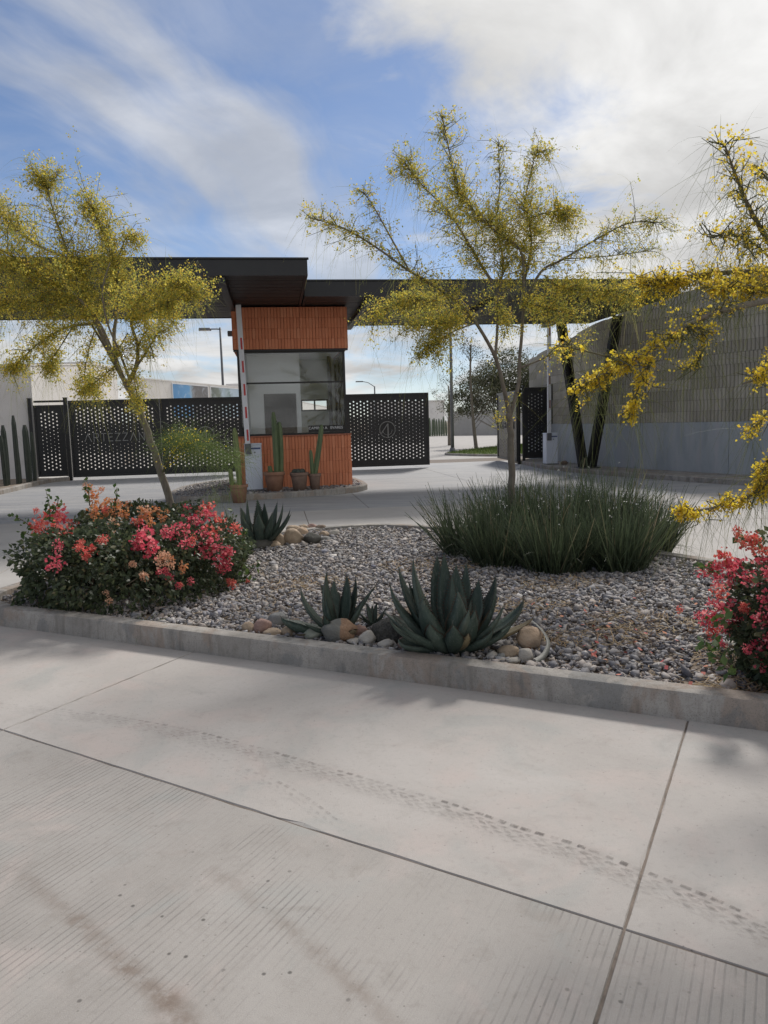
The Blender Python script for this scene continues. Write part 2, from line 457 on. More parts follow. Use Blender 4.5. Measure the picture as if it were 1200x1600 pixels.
M_PLASTER = simple('inner_plaster', (.86, .87, .87), (.90, .91, .91), 1.5, .9)
M_DOORB = simple('dark_brown_door', (.018, .014, .012), (.03, .024, .02), 6, .55)
M_SEAL = simple('dark_blue_plate', (.05, .08, .20), (.07, .10, .25), 9, .5)

# ------------------------------------------------------------------ ground, road, drive
def sheet(name, poly, z, mat, kind='structure'):
    bm = bmesh.new()
    bm.faces.new([bm.verts.new((x, y, z)) for x, y in poly])
    bmesh.ops.triangulate(bm, faces=bm.faces[:])
    me = bpy.data.meshes.new(name); bm.to_mesh(me); bm.free(); me.materials.append(mat)
    for p in me.polygons:
        if p.normal.z < 0: p.flip()
    o = link(bpy.data.objects.new(name, me)); o['kind'] = kind
    return o

ground = sheet('ground', [(-900, -500), (900, -500), (900, 1500), (-900, 1500)], -.06, M_GROUND)
road = sheet('road', [(-30, -8), (26, -8), (26, 14.6), (-30, 14.6)], -.0045, M_JOINT)
J0 = Vector((-1.97, 3.76)); E2 = Vector(E_DIR); N2 = Vector(N_DIR)
LJ = Vector((.847, -.532))            # direction of the long joint, slightly off the kerb line
def ljoint(s_):                        # point on the long joint at distance s_ along the kerb
    k = s_ / LJ.dot(E2); return J0 + LJ * k
def slab(name, c4, mat, parent, gap=.003, top=0.0, th=.16, worn=False):
    c = sum((Vector(p) for p in c4), Vector((0, 0))) / 4
    def inset(g):
        out = []
        for i in range(4):
            p0, p1, p2 = Vector(c4[i - 1]), Vector(c4[i]), Vector(c4[(i + 1) % 4])
            d1 = (p1 - p0).normalized(); d2 = (p2 - p1).normalized()
            n1 = Vector((-d1.y, d1.x)); n2 = Vector((-d2.y, d2.x))
            k = g / max(1e-6, 1 + n1.dot(n2)); out.append(p1 + (n1 + n2) * k)
        return out
    area = sum(c4[i][0] * c4[(i + 1) % 4][1] - c4[(i + 1) % 4][0] * c4[i][1] for i in range(4))
    if area < 0: c4 = c4[::-1]
    r0 = inset(gap); r1 = inset(gap + .0025)
    if worn:                                            # slightly ragged, chipped edges
        def rag(rr, am):
            out = []
            for i in range(4):
                p, q = rr[i], rr[(i + 1) % 4]; m_ = 26; nn = Vector((-(q - p).y, (q - p).x)).normalized()
                for j in range(m_):
                    k_ = 0 if j == 0 else abs(random.gauss(0, am)) * (3.0 if random.random() < .06 else 1)
                    out.append(p.lerp(q, j / m_) + nn * k_)
            return out
        r0, r1 = rag(r0, .0008), rag(r1, .0022)
    k0 = len(r0)
    vs = [(p.x, p.y, top - th) for p in r0] + [(p.x, p.y, top - .005) for p in r0] + [(p.x, p.y, top) for p in r1]
    fs = [tuple(range(2 * k0, 3 * k0))]
    for r in (0, k0):
        for i in range(k0): fs.append((r + i, r + (i + 1) % k0, r + k0 + (i + 1) % k0, r + k0 + i))
    return MB().add(vs, fs).build(name, mat, parent)
SP = 3.11
for k in range(-3, 4):
    s0, s1 = k * SP, (k + 1) * SP
    a0, a1 = ljoint(s0), ljoint(s1)
    slab('road_slab', [a0, a1, a1 - N2 * 2.05, a0 - N2 * 2.05], M_ROADA, road, worn=True)
    slab('road_slab', [a0, a1, a1 + N2 * 3.6, a0 + N2 * 3.6], M_ROADB, road, worn=True)
    b0, b1 = a0 + N2 * 3.6, a1 + N2 * 3.6
    slab('road_slab', [b0, b1, b1 + N2 * 3.6, b0 + N2 * 3.6], M_ROADB, road)
sheet('joint_bed_left', [(-9.5, 6), (-3, 4.6), (-3, 5), (-9, 8)], -.03, M_JOINT)

# ---- building frame
O2 = Vector((-.72, 17.5)); TH = R(8)
UU = Vector((math.cos(TH), math.sin(TH))); VV = Vector((-math.sin(TH), math.cos(TH)))
def bw(u, v): p = O2 + UU * u + VV * v; return (p.x, p.y)

# loop drive round the island: slabs in the building's frame, then the stamped forecourt
drive = sheet('driveway', [bw(-14, -12.2), bw(14, -10.5), bw(14, -3.99), bw(-14, -3.99)], -.008, M_JOINT)
us = [-11.5, -8.1, -4.7, -1.25, 2.2, 5.6, 9.0]
for i in range(len(us) - 1):
    for (v0, v1) in ((-10.9, -7.5), (-7.5, -4.0)):
        slab('driveway_slab', [bw(us[i], v0), bw(us[i + 1], v0), bw(us[i + 1], v1), bw(us[i], v1)], M_DRIVE, drive, .005, .002 if v0 > -8 else .001)
fore = sheet('forecourt', [bw(-9.3, -3.99), bw(9.0, -3.99), bw(9, 12), bw(-9.3, 12)], -.006, M_JOINT)
us2 = [-9.2, -6.2, -3.2, -.1, 3.0, 6.1, 9.1]
vs2 = [-4.0, -.6, 2.8, 6.2, 9.6]
for i in range(len(us2) - 1):
    for j in range(len(vs2) - 1):
        slab('forecourt_slab', [bw(us2[i], vs2[j]), bw(us2[i + 1], vs2[j]), bw(us2[i + 1], vs2[j + 1]), bw(us2[i], vs2[j + 1])], M_STAMP, fore, .005, .002)
# street beyond the gates
street = sheet('street', [bw(-9, 11.98), bw(9, 11.98), (11.5, 40), (14.5, 60), (20, 90), (-4, 90), (-7.5, 60), (-11, 34)], -.004, M_DRIVE)

# ------------------------------------------------------------------ planted island: kerb, gravel
ISL = [(-2.6, 5.675), (-1.0, 4.874), (.8, 3.97), (2.4, 3.17), (3.3, 2.72), (3.9, 2.5), (4.3, 2.7), (4.45, 3.4), (4.3, 4.5), (3.9, 5.6), (3.35, 6.7), (2.8, 7.6), (2.1, 8.5), (1.3, 9.42), (.5, 10.1), (-.2, 10.38),
       (-.95, 10.15), (-1.7, 9.6), (-2.5, 8.7), (-3.12, 7.6), (-3.4, 6.85), (-3.42, 6.35), (-3.12, 5.95)]
isl = [Vector((p.x, p.y)) for p in catmull([(x, y, 0) for x, y in ISL], 5, True)]
def offset(poly, d):
    n = len(poly); out = []
    for i in range(n):
        t = (poly[(i + 1) % n] - poly[i - 1]).normalized()
        out.append(poly[i] + Vector((-t.y, t.x)) * d)
    return out
def kerb_ring(name, poly, prof, mat, parent=None, closed=True):
    """sweep a (inset, height) profile round an outline"""
    n = len(poly); rings = [[(p.x, p.y, z) for p in offset(poly, d)] for d, z in prof]
    vs = [v for r_ in rings for v in r_]; fs = []
    for k in range(len(prof) - 1):
        for i in range(n if closed else n - 1):
            j = (i + 1) % n
            fs.append((k * n + i, k * n + j, (k + 1) * n + j, (k + 1) * n + i))
    return MB().add(vs, fs, True).build(name, mat, parent)
def autosmooth(o, ang=35):
    me = o.data
    bm = bmesh.new(); bm.from_mesh(me)
    for e in bm.edges:
        e.smooth = not (len(e.link_faces) == 2 and e.calc_face_angle(0) > R(ang))
    bm.to_mesh(me); bm.free()
kb = kerb_ring('island_kerb', isl, [(0, -.05), (0, .012), (.004, .125), (.012, .138), (.03, .142), (.125, .142), (.138, .136), (.144, .10), (.144, .0)], M_KERB)
autosmooth(kb); kb['kind'] = 'structure'
inner = offset(isl, .142)
bedp = sheet('planting_bed', [(p.x, p.y) for p in inner], .085, M_EARTH)

def inpoly(pts, poly):
    x, y = pts[:, 0], pts[:, 1]; ins = np.zeros(len(pts), bool); n = len(poly)
    for i in range(n):
        x0, y0 = poly[i - 1]; x1, y1 = poly[i]
        c = ((y0 > y) != (y1 > y)) & (x < (x1 - x0) * (y - y0) / (y1 - y0 + 1e-12) + x0)
        ins ^= c
    return ins
CUBE = np.array([(-1, -1, -1), (1, -1, -1), (1, 1, -1), (-1, 1, -1), (-1, -1, 1), (1, -1, 1), (1, 1, 1), (-1, 1, 1)], float)
CF = np.array([(3, 2, 1, 0), (4, 5, 6, 7), (0, 1, 5, 4), (1, 2, 6, 5), (2, 3, 7, 6), (3, 0, 4, 7)])
def rotmats(n, tilt=.5):
    """random yaw with a limited tilt"""
    a_ = rng.uniform(0, 2 * np.pi, n); b_ = rng.normal(0, tilt, n); c_ = rng.normal(0, tilt, n)
    def rx(t): z = np.zeros_like(t); o = np.ones_like(t); return np.stack([o, z, z, z, np.cos(t), -np.sin(t), z, np.sin(t), np.cos(t)], -1).reshape(-1, 3, 3)
    def ry(t): z = np.zeros_like(t); o = np.ones_like(t); return np.stack([np.cos(t), z, np.sin(t), z, o, z, -np.sin(t), z, np.cos(t)], -1).reshape(-1, 3, 3)
    def rz(t): z = np.zeros_like(t); o = np.ones_like(t); return np.stack([np.cos(t), -np.sin(t), z, np.sin(t), np.cos(t), z, z, z, o], -1).reshape(-1, 3, 3)
    return rx(b_) @ ry(c_) @ rz(a_)
def chips(centers, size, flat=(.25, .6), tilt=.45):
    n = len(centers)
    s_ = np.stack([size * rng.uniform(.7, 1.25, n), size * rng.uniform(.5, 1.0, n), size * rng.uniform(*flat, n)], -1)
    v = CUBE[None] * rng.uniform(.45, 1.0, (n, 8, 3)) * s_[:, None, :]
    v[:, 4:, :2] *= rng.uniform(.45, .95, (n, 1, 1)); v[:, 4:, 0] += (size * rng.uniform(-.3, .3, n))[:, None]
    v = np.einsum('nij,nkj->nki', rotmats(n, tilt), v) + centers[:, None, :]
    f = (CF[None] + (np.arange(n) * 8)[:, None, None]).reshape(-1, 4)
    return v.reshape(-1, 3), f
M_GRAVEL = island_mat('crushed_stone', [(0, (.13, .125, .135)), (.15, (.20, .195, .21)), (.34, (.27, .26, .265)), (.52, (.33, .315, .305)), (.66, (.29, .255, .24)), (.78, (.38, .355, .335)), (.88, (.35, .29, .25)), (.96, (.48, .46, .44)), (1, (.24, .24, .29))], .85, noise_amt=.5)
ipoly = [(p.x, p.y) for p in offset(isl, .17)]
def scatter(n, bb, poly):
    p = np.stack([rng.uniform(bb[0], bb[1], n), rng.uniform(bb[2], bb[3], n)], -1)
    return p[inpoly(p, poly)]
g1 = scatter(92000, (-3.5, 4.5, 2.5, 10.5), ipoly)
s1 = np.exp(rng.normal(np.log(.0165), .42, len(g1))).clip(.007, .055)
mound = lambda p: .10 + .018 * np.sin(p[:, 0] * 2.1 + 1) * np.cos(p[:, 1] * 1.7)
c1 = np.column_stack([g1, mound(g1) + rng.uniform(-.006, .018, len(g1))])
V1, F1 = chips(c1, s1, (.18, .5), .5)
g1b = scatter(1700, (-3.5, 4.5, 2.5, 10.5), ipoly)
V1b, F1b = chips(np.column_stack([g1b, mound(g1b) + rng.uniform(.004, .018, len(g1b))]), rng.uniform(.028, .055, len(g1b)), (.15, .42), .35)
gr = npobj('gravel', np.concatenate([V1, V1b]), np.concatenate([F1, F1b + len(V1)]), M_GRAVEL); gr['kind'] = 'stuff'
# fallen straw and petals caught between the stones
def strips(n, bb, poly, L, wd, zoff, tilt=.3):
    p = scatter(n, bb, poly); n = len(p)
    a_ = rng.uniform(0, 2 * np.pi, n); ln = rng.uniform(*L, n); w_ = rng.uniform(*wd, n)
    d_ = np.stack([np.cos(a_), np.sin(a_), rng.normal(0, tilt, n)], -1); s_ = np.stack([-np.sin(a_), np.cos(a_), rng.normal(0, .4, n)], -1)
    c_ = np.column_stack([p, mound(p) + zoff + rng.uniform(0, .02, n)])
    v = np.stack([c_ - d_ * ln[:, None] / 2 - s_ * w_[:, None] / 2, c_ + d_ * ln[:, None] / 2 - s_ * w_[:, None] / 2, c_ + d_ * ln[:, None] / 2 + s_ * w_[:, None] / 2, c_ - d_ * ln[:, None] / 2 + s_ * w_[:, None] / 2], 1)
    return v.reshape(-1, 3), np.arange(n * 4).reshape(-1, 4)
M_LITTER = island_mat('dry_litter', [(0, (.20, .13, .07)), (.5, (.36, .25, .13)), (.8, (.45, .36, .22)), (1, (.28, .15, .09))], .9)
PATCH = [(.9, 5.6, .5, .25), (1.7, 5.0, .4, .3), (1.3, 4.7, .45, .2), (2.0, 4.2, .25, .3), (1.4, 6.3, .5, .3), (1.75, 3.75, .2, .2), (.4, 7.2, .5, .4), (-.7, 6.6, .4, .4)]
lv, lf, off = [], [], 0
for (px_, py_, rx_, ry_) in PATCH:
    ph = [(px_ + rx_ * math.cos(t_), py_ + ry_ * math.sin(t_)) for t_ in np.linspace(0, 2 * np.pi, 14)[:-1]]
    v_, f_ = strips(420, (px_ - rx_, px_ + rx_, py_ - ry_, py_ + ry_), ph, (.02, .09), (.002, .006), .018)
    lv.append(v_); lf.append(f_ + off); off += len(v_)
v_, f_ = strips(2200, (-3.3, 4.2, 2.6, 10), ipoly, (.02, .07), (.002, .005), .016)
lv.append(v_); lf.append(f_ + off)
lt = npobj('dry_litter', np.concatenate(lv), np.concatenate(lf), M_LITTER); lt['kind'] = 'stuff'
v_, f_ = strips(160, (.6, 3.2, 3.2, 5.6), ipoly, (.018, .032), (.014, .022), .024)
fp = npobj('fallen_petals', v_, f_, island_mat('pink_litter', [(0, (.55, .12, .12)), (1, (.6, .28, .16))], .8)); fp['kind'] = 'stuff'

# tyre print pressed in dust across the smooth slabs: rows of tread blocks
def tread():
    m_, N = newmat('tread_dust')
    t = N.n('ShaderNodeTexCoord').outputs['Object']
    nz = N.m('ADD', N.m('MULTIPLY', N.ss(N.noise(t, 34, 5, .75), .38, .6), .8), .2)
    d_ = N.n('ShaderNodeBsdfDiffuse', ins={0: (.165, .15, .14, 1)})
    tr = N.n('ShaderNodeBsdfTransparent')
    fac = N.n('ShaderNodeAttribute', attribute_name='wear').outputs['Fac']
    mx = N.n('ShaderNodeMixShader', ins={0: N.m('MULTIPLY', nz, fac), 1: tr.outputs[0], 2: d_.outputs[0]})
    N.n('ShaderNodeOutputMaterial', ins={0: mx.outputs[0]})
    return m_
def track(name, path, blocks, pitch, z=.0022):
    pts = catmull([(x, y, 0) for x, y in path], 12)
    L = [0]
    for i in range(1, len(pts)): L.append(L[-1] + (pts[i] - pts[i - 1]).length)
    vs, fs, wr = [], [], []
    nstep = int(L[-1] / pitch); i = 0
    for k in range(nstep):
        s_ = k * pitch
        while i < len(L) - 2 and L[i + 1] < s_: i += 1
        q = (s_ - L[i]) / (L[i + 1] - L[i]); p = pts[i].lerp(pts[i + 1], q)
        t_ = (pts[i + 1] - pts[i]).normalized(); nn = Vector((t_.y, -t_.x, 0))
        fade = .25 + .75 * min(1, s_ / L[-1] * 1.35)
        for (off_, w_, l_, sk, al) in blocks:
            if random.random() < .03: continue
            c = p + nn * off_ + t_ * (random.uniform(-.004, .004) + (pitch * .5 if int(off_ * 1000 / 20) % 2 else 0))
            l2 = l_ * random.uniform(.7, 1.1); a1 = t_ * l2 * .5; a2 = nn * w_ * random.uniform(.35, .58) + t_ * sk
            n0 = len(vs)
            for q_ in (c - a1 - a2, c + a1 - a2, c + a1 + a2, c - a1 + a2): vs.append((q_.x, q_.y, z))
            fs.append((n0, n0 + 1, n0 + 2, n0 + 3)); wr += [al * fade * random.uniform(.25, 1)] * 4
    o = npobj(name, vs, fs, M_TREAD); at = o.data.attributes.new('wear', 'FLOAT', 'POINT'); at.data.foreach_set('value', wr)
    o['kind'] = 'stuff'; return o
M_TREAD = tread()
tb = [(0, .018, .038, 0, .62)] + [(.029 + .020 * j, .013, .034, .008 * (1 if j % 2 else -1), .44 - .07 * j) for j in range(5)] + [(.039 + .020 * j, .007, .020, -.007 * (1 if j % 2 else -1), .28 - .05 * j) for j in range(4)]
track('tyre_tread_print', [(-2.17, 4.14), (-1.65, 3.98), (-.99, 3.68), (-.32, 3.25), (.22, 2.88), (.44, 2.70), (.65, 2.55), (.82, 2.39), (.97, 2.25), (1.12, 2.08), (1.35, 1.8)], tb, .052)
track('tyre_tread_print', [(-1.25, 3.80), (-.75, 3.32), (-.43, 3.05), (-.18, 2.73)], [(0, .016, .03, 0, .26), (.03, .014, .026, .008, .16), (.055, .014, .026, -.008, .11)], .05, .0026)

# ------------------------------------------------------------------ side kerbs and pavements
def strip_kerb(name, line, wid, hgt, mat):
    pts = [Vector((p.x, p.y)) for p in catmull([(x, y, 0) for x, y in line], 6)]
    n = len(pts)
    nr = []
    for i in range(n):
        t = (pts[min(i + 1, n - 1)] - pts[max(i - 1, 0)]).normalized(); nr.append(Vector((-t.y, t.x)))
    prof = [(0, -.04), (0, hgt - .015), (.015, hgt), (wid - .01, hgt), (wid, hgt - .01), (wid, -.04)]
    vs = []; fs = []
    for d, z in prof: vs += [(pts[i].x + nr[i].x * d, pts[i].y + nr[i].y * d, z) for i in range(n)]
    for k in range(len(prof) - 1):
        for i in range(n - 1): fs.append((k * n + i, (k + 1) * n + i, (k + 1) * n + i + 1, k * n + i + 1))
    o = MB().add(vs, [f[::-1] for f in fs]).build(name, mat); o['kind'] = 'structure'; return o
RK = [(4.55, 26.5), (4.62, 24.6), (4.75, 22.9), (5.15, 21.0), (5.75, 19.3), (6.6, 17.3), (7.3, 16.0), (8.0, 14.8), (8.7, 13.2), (9.2, 11.5)]
strip_kerb('pavement_kerb', RK, .15, .12, M_KERB)
sheet('pavement', [(x + .12, y + .03) for x, y in RK] + [(14, 11.5), (14, 16), (6.5, 26.8)], .112, M_KERB)
LK = [(-9.0, 13.0), (-9.2, 16.5), (-9.45, 19.4), (-9.75, 21.6), (-9.85, 22.6), (-9.75, 23.05), (-9.5, 23.3)]
strip_kerb('verge_kerb', LK, .15, .12, M_KERB)
sheet('verge', [(x - .12, y) for x, y in LK] + [(-12, 23.6), (-16, 23), (-16, 14)], .1, M_EARTH)

# ------------------------------------------------------------------ right wall: smooth plinth, fluted blocks, curved top
def blockmat():
    m_, N = newmat('fluted_block')
    t = N.n('ShaderNodeTexCoord').outputs['Object']; r_ = N.n('ShaderNodeObjectInfo').outputs['Random']
    f = N.noise(t, 1.3, 6, .62, .4)
    col = ramp(N, N.m('ADD', N.m('MULTIPLY', f, .55), N.m('MULTIPLY', r_, .45)), [(.2, (.33, .305, .255)), (.5, (.42, .39, .328)), (.8, (.50, .465, .40))])
    st = N.noise(N.mapv(t, (1, 1, .15), (0, 0, 0), (4, 2, 6)), 4, 5, .65)
    col = N.mix(N.m('MULTIPLY', N.ss(st, .52, .72), .4), col, (.24, .215, .175))
    col = N.mix(N.m('MULTIPLY', N.ss(N.noise(t, 60, 3, .7), .55, .72), .35), col, (.17, .155, .13))
    finish(N, col, .9, N.noise(t, 70, 5, .7), .6, .008, spec=.25)
    return m_
M_BLOCK = blockmat()
def plinthmat():
    m_, N = newmat('plinth_concrete')
    t = N.n('ShaderNodeTexCoord').outputs['Object']
    f = N.noise(N.mapv(t, (1, 1, .45)), 1.6, 6, .6, .5)
    col = ramp(N, f, [(.3, (.30, .335, .36)), (.5, (.385, .415, .435)), (.7, (.45, .465, .475))])
    st = N.noise(N.mapv(t, (1, 1, .10), (0, 0, 0), (2, 5, 1)), 5, 5, .6)
    col = N.mix(N.m('MULTIPLY', N.ss(st, .5, .72), .5), col, (.48, .455, .47))
    st2 = N.noise(N.mapv(t, (1, 1, .14), (0, 0, 0), (9, 1, 4)), 6, 5, .6)
    col = N.mix(N.m('MULTIPLY', N.ss(st2, .54, .74), .5), col, (.26, .29, .29))
    finish(N, col, .7, N.noise(t, 40, 5, .6), .2, .006, spec=.35)
    return m_
M_PLINTH = plinthmat()
WALL = [(5.35, 28.0), (5.48, 26.3), (5.72, 24.5), (6.15, 21.9), (7.15, 19.2), (8.25, 17.05), (9.45, 15.0), (10.8, 13.0)]
wz = [3.58, 3.72, 3.84, 4.12, 4.37, 4.58, 4.75, 4.82]
wp = catmull([(x, y, z) for (x, y), z in zip(WALL, wz)], 24)
wl = [0.0]
for i in range(1, len(wp)): wl.append(wl[-1] + (wp[i].xy - wp[i - 1].xy).length)
def wat(s_):
    s_ = max(0, min(wl[-1] - 1e-4, s_))
    i = max(k for k in range(len(wl) - 1) if wl[k] <= s_)
    q = (s_ - wl[i]) / (wl[i + 1] - wl[i]); p = wp[i].lerp(wp[i + 1], q)
    t = (wp[i + 1] - wp[i]).xy.normalized()
    return p.xy, Vector((t.y, -t.x)), p.z          # normal faces the drive
rw = empty('boundary_wall', (WALL[0][0], WALL[0][1], .1))
tag(rw, 'long curved wall of fluted grey blocks on a smooth concrete base, right side', 'wall')
rwo = Vector((WALL[0][0], WALL[0][1], .1))
def wloc(p): return Vector(p) - rwo
ZB = 1.30
mb = MB(); ns = 60                                  # core behind the blocks
for k in range(ns):
    (p0, n0, z0), (p1, n1, z1) = wat(wl[-1] * k / ns), wat(wl[-1] * (k + 1) / ns)
    for (i0, i1, za, zb_) in ((.05, .30, ZB - .01, None),):
        a0, b0 = p0 - n0 * i0, p0 - n0 * i1; a1, b1 = p1 - n1 * i0, p1 - n1 * i1
        mb.add([wloc((*a0, za)), wloc((*a1, za)), wloc((*a1, z1 - .01)), wloc((*a0, z0 - .01)), wloc((*b0, za)), wloc((*b1, za)), wloc((*b1, z1 - .01)), wloc((*b0, z0 - .01))],
               [(3, 2, 1, 0), (4, 5, 6, 7), (3, 7, 6, 2)] + ([(0, 4, 7, 3)] if k == 0 else []) + ([(1, 2, 6, 5)] if k == ns - 1 else []))
mb.build('core', simple('wall_core', (.10, .095, .085), (.14, .13, .115), 5, .95), rw)
# plinth cast in lengths
npl = 6
for k in range(npl):
    m2 = MB(); sub = 8
    for j in range(sub):
        s0 = wl[-1] * (k + j / sub) / npl + (.006 if j == 0 else 0); s1_ = wl[-1] * (k + (j + 1) / sub) / npl - (.006 if j == sub - 1 else 0)
        (p0, n0, _), (p1, n1, _) = wat(s0), wat(s1_)
        o_ = .035
        q = [p0 + n0 * o_, p1 + n1 * o_, p1 - n1 * .3, p0 - n0 * .3]
        m2.add([wloc((*q_, 0.05)) for q_ in q] + [wloc((*q_, ZB)) for q_ in q], [(4, 5, 6, 7)[::1], (0, 1, 5, 4)[::1]] + ([(3, 0, 4, 7)] if j == 0 else []) + ([(1, 2, 6, 5)] if j == sub - 1 else []) + [(2, 3, 7, 6)])
    m2.build('plinth_panel', M_PLINTH, rw)
# blocks: each with its vertical flutes
BLn, BH, NF = 1.2, .258, 12
def block(s0, s1_, z0, dep):
    nf = max(2, round((s1_ - s0) / .10)); front = []
    for f in range(nf):
        a_ = s0 + (s1_ - s0) * f / nf; b_ = s0 + (s1_ - s0) * (f + 1) / nf; w_ = b_ - a_
        for (q_, dd) in ((a_ + w_ * .06, -.036), (a_ + w_ * .22, 0), (a_ + w_ * .78, 0), (a_ + w_ * .94, -.036)): front.append((q_, dd))
    vs = []; n = len(front)
    for zi in (0, 1):
        for (q_, dd) in front:
            p, nn, zt = wat(q_); z = z0 + .0015 if zi == 0 else min(z0 + BH - .0015, zt)
            vs.append(wloc((*(p + nn * (dd + dep)), max(z, z0 + .004))))
    for zi in (0, 1):
        for q_ in (s0 + .002, s1_ - .002):
            p, nn, zt = wat(q_); z = z0 + .0015 if zi == 0 else min(z0 + BH - .0015, zt)
            vs.append(wloc((*(p - nn * .06), max(z, z0 + .004))))
    fs = [(i, i + 1, n + i + 1, n + i) for i in range(n - 1)]
    fs += [tuple([n + i for i in range(n)] + [2 * n + 3, 2 * n + 2]), (2 * n, 0, n, 2 * n + 2), (n - 1, 2 * n + 1, 2 * n + 3, 2 * n - 1)]
    return vs, fs
nblk = 0; rest = MB()
rows = int((4.9 - ZB) / BH) + 1
cand = []
for r_ in range(rows):
    z0 = ZB + r_ * BH; s0 = -.3 * (r_ % 2) - random.uniform(0, .15)
    while s0 < wl[-1]:
        w_ = random.choice((1.0, 1.2, 1.2, 1.4)); a_ = max(0, s0); b_ = min(wl[-1], s0 + w_)
        if b_ - a_ > .15 and wat((a_ + b_) / 2)[2] > z0 + .05:
            cand.append(((wat((a_ + b_) / 2)[0]).length, a_, b_, z0))
        s0 += w_
cand.sort()
vis = [c for c in cand if wat((c[1] + c[2]) / 2)[0].x / wat((c[1] + c[2]) / 2)[0].y < .53]
keep = set(id(c) for c in vis[:300])
for c in cand:
    vs, fs = block(c[1], c[2], c[3], random.uniform(-.004, .005))
    if id(c) in keep: MB().add(vs, fs).build('block', M_BLOCK, rw)
    else: rest.add(vs, fs)
if rest.v: rest.build('outer_blocks', M_BLOCK, rw)['kind'] = 'stuff'

# ------------------------------------------------------------------ guard booth
booth = empty('guard_booth', (O2.x, O2.y, .0), TH)
tag(booth, 'small orange brick guard booth with a wide glass front under the black canopy', 'guard booth')
BW, BD, BT, SILL, HEAD = 2.5, 2.6, 4.08, 1.27, 3.14
Z0 = .10
M_MORTAR = simple('red_mortar', (.36, .135, .08), (.46, .18, .11), 40, .9)
def brickmat():
    m_, N = newmat('orange_brick')
    r_ = N.n('ShaderNodeObjectInfo').outputs['Random']
    t = N.n('ShaderNodeTexCoord').outputs['Object']
    col = ramp(N, r_, [(0, (.60, .215, .115)), (.3, (.68, .25, .13)), (.6, (.72, .27, .145)), (.85, (.75, .31, .175)), (1, (.63, .225, .12))])
    nz = N.noise(t, 22, 5, .65)
    col = N.mix(N.m('MULTIPLY', N.ss(nz, .5, .75), .35), col, (.76, .40, .27))
    finish(N, col, .85, N.noise(t, 90, 4, .6), .4, .004, spec=.3)
    return m_
M_BRICK = brickmat()
for (z0, z1) in ((Z0, SILL - .02), (HEAD, BT)):       # backing walls for the two brick bands
    mb = MB()
    t_ = .12
    mb.box(-BW + .02, -.02, .02, .02 + t_, z0, z1); mb.box(-BW + .02, -.02, BD - t_, BD - .02, z0, z1)
    mb.box(-BW + .02, -BW + .02 + t_, .02 + t_, BD - t_, z0, z1); mb.box(-.02 - t_, -.02, .02 + t_, BD - t_, z0, z1)
    mb.build('wall', M_MORTAR, booth)
MB().box(-BW + .14, -.14, .14, BD - .14, BT - .14, BT - .02).build('roof', M_MORTAR, booth)
ncol = 36; bwid = BW / ncol
def brickmesh(h):
    return MB().bbox(-bwid / 2 + .0028, bwid / 2 - .0028, 0, .045, .0012, h - .0012, .007).mesh('brick', M_BRICK)
side = MB()
for (z0, z1, nr) in ((Z0, SILL - .02, 4), (HEAD + .03, BT, 4)):
    h = (z1 - z0) / nr; bme = brickmesh(h)
    for r_ in range(nr):
        for c in range(ncol):
            u = -BW + bwid * (c + .5)
            meshobj('brick', bme, booth, (u + random.uniform(-.0015, .0015), -.022 + random.uniform(-.002, .002), z0 + r_ * h), (0, random.uniform(-.002, .002), 0))
        nd = int(BD / bwid)
        for c in range(nd):
            v = BD * (c + .5) / nd
            for (x0, x1) in ((-BW - .018, -BW + .02), (-.02, .018)):
                j = random.uniform(-.003, .003)
                side.box(x0 + j, x1 + j, v - bwid / 2 + .004, v + bwid / 2 - .004, z0 + r_ * h + .004, z0 + (r_ + 1) * h - .004)
side.build('side_bricks', M_BRICK, booth)['kind'] = 'stuff'
# flat cap course and sill
MB().bbox(-BW - .03, .03, -.045, .14, SILL - .022, SILL + .006, .006).build('sill', M_MORTAR, booth)
MB().bbox(-BW - .01, .01, -.03, .13, HEAD - .005, HEAD + .032, .006).build('lintel', M_BLACK, booth)
# interior
mb = MB()
mb.box(-BW + .14, -.14, .14, BD - .14, Z0, Z0 + .04)
mb.build('floor', M_PLASTER, booth)
mb = MB(); mb.box(-BW + .05, -.05, .06, BD - .06, HEAD + .001, HEAD + .05)
mb.box(-BW + .16, -1.05, .85, .95, Z0 + .05, HEAD)                    # cubicle wall facing the window
mb.box(-1.13, -1.05, .95, BD - .16, Z0 + .05, HEAD)
mb.build('inner_partition', M_PLASTER, booth)
mb = MB(); wb0, wb1, wz0, wz1 = -.99, -.30, 1.84, 2.13
y0, y1 = BD - .2, BD - .1
mb.box(-1.04, wb0, y0, y1, SILL, HEAD); mb.box(wb1, -.10, y0, y1, SILL, HEAD); mb.box(wb0, wb1, y0, y1, SILL, wz0); mb.box(wb0, wb1, y0, y1, wz1, HEAD)
mb.box(-BW + .1, -1.2, y0, y1, SILL, HEAD)
mb.build('back_wall', simple('greenish_plaster', (.60, .63, .58), (.66, .69, .64), 1.5, .9), booth)
fr = MB()
for (x0, x1, z0, z1) in ((wb0, wb1, wz0, wz0 + .035), (wb0, wb1, wz1 - .035, wz1), (wb0, wb0 + .035, wz0 + .035, wz1 - .035), (wb1 - .035, wb1, wz0 + .035, wz1 - .035), (wb0 + .33, wb0 + .365, wz0 + .035, wz1 - .035)):
    fr.box(x0, x1, y0 - .012, y1 + .012, z0, z1)
bwf = fr.build('back_window', M_BLACK, booth)
dr = MB().bbox(-1.90, -1.16, .815, .85, Z0 + .05, 2.23, .006).build('inner_door', M_DOORB, booth)
MB().tube([(-1.22, .80, 1.15), (-1.22, .775, 1.15), (-1.32, .775, 1.15)], .011, 6).build('handle', M_STEEL, dr)
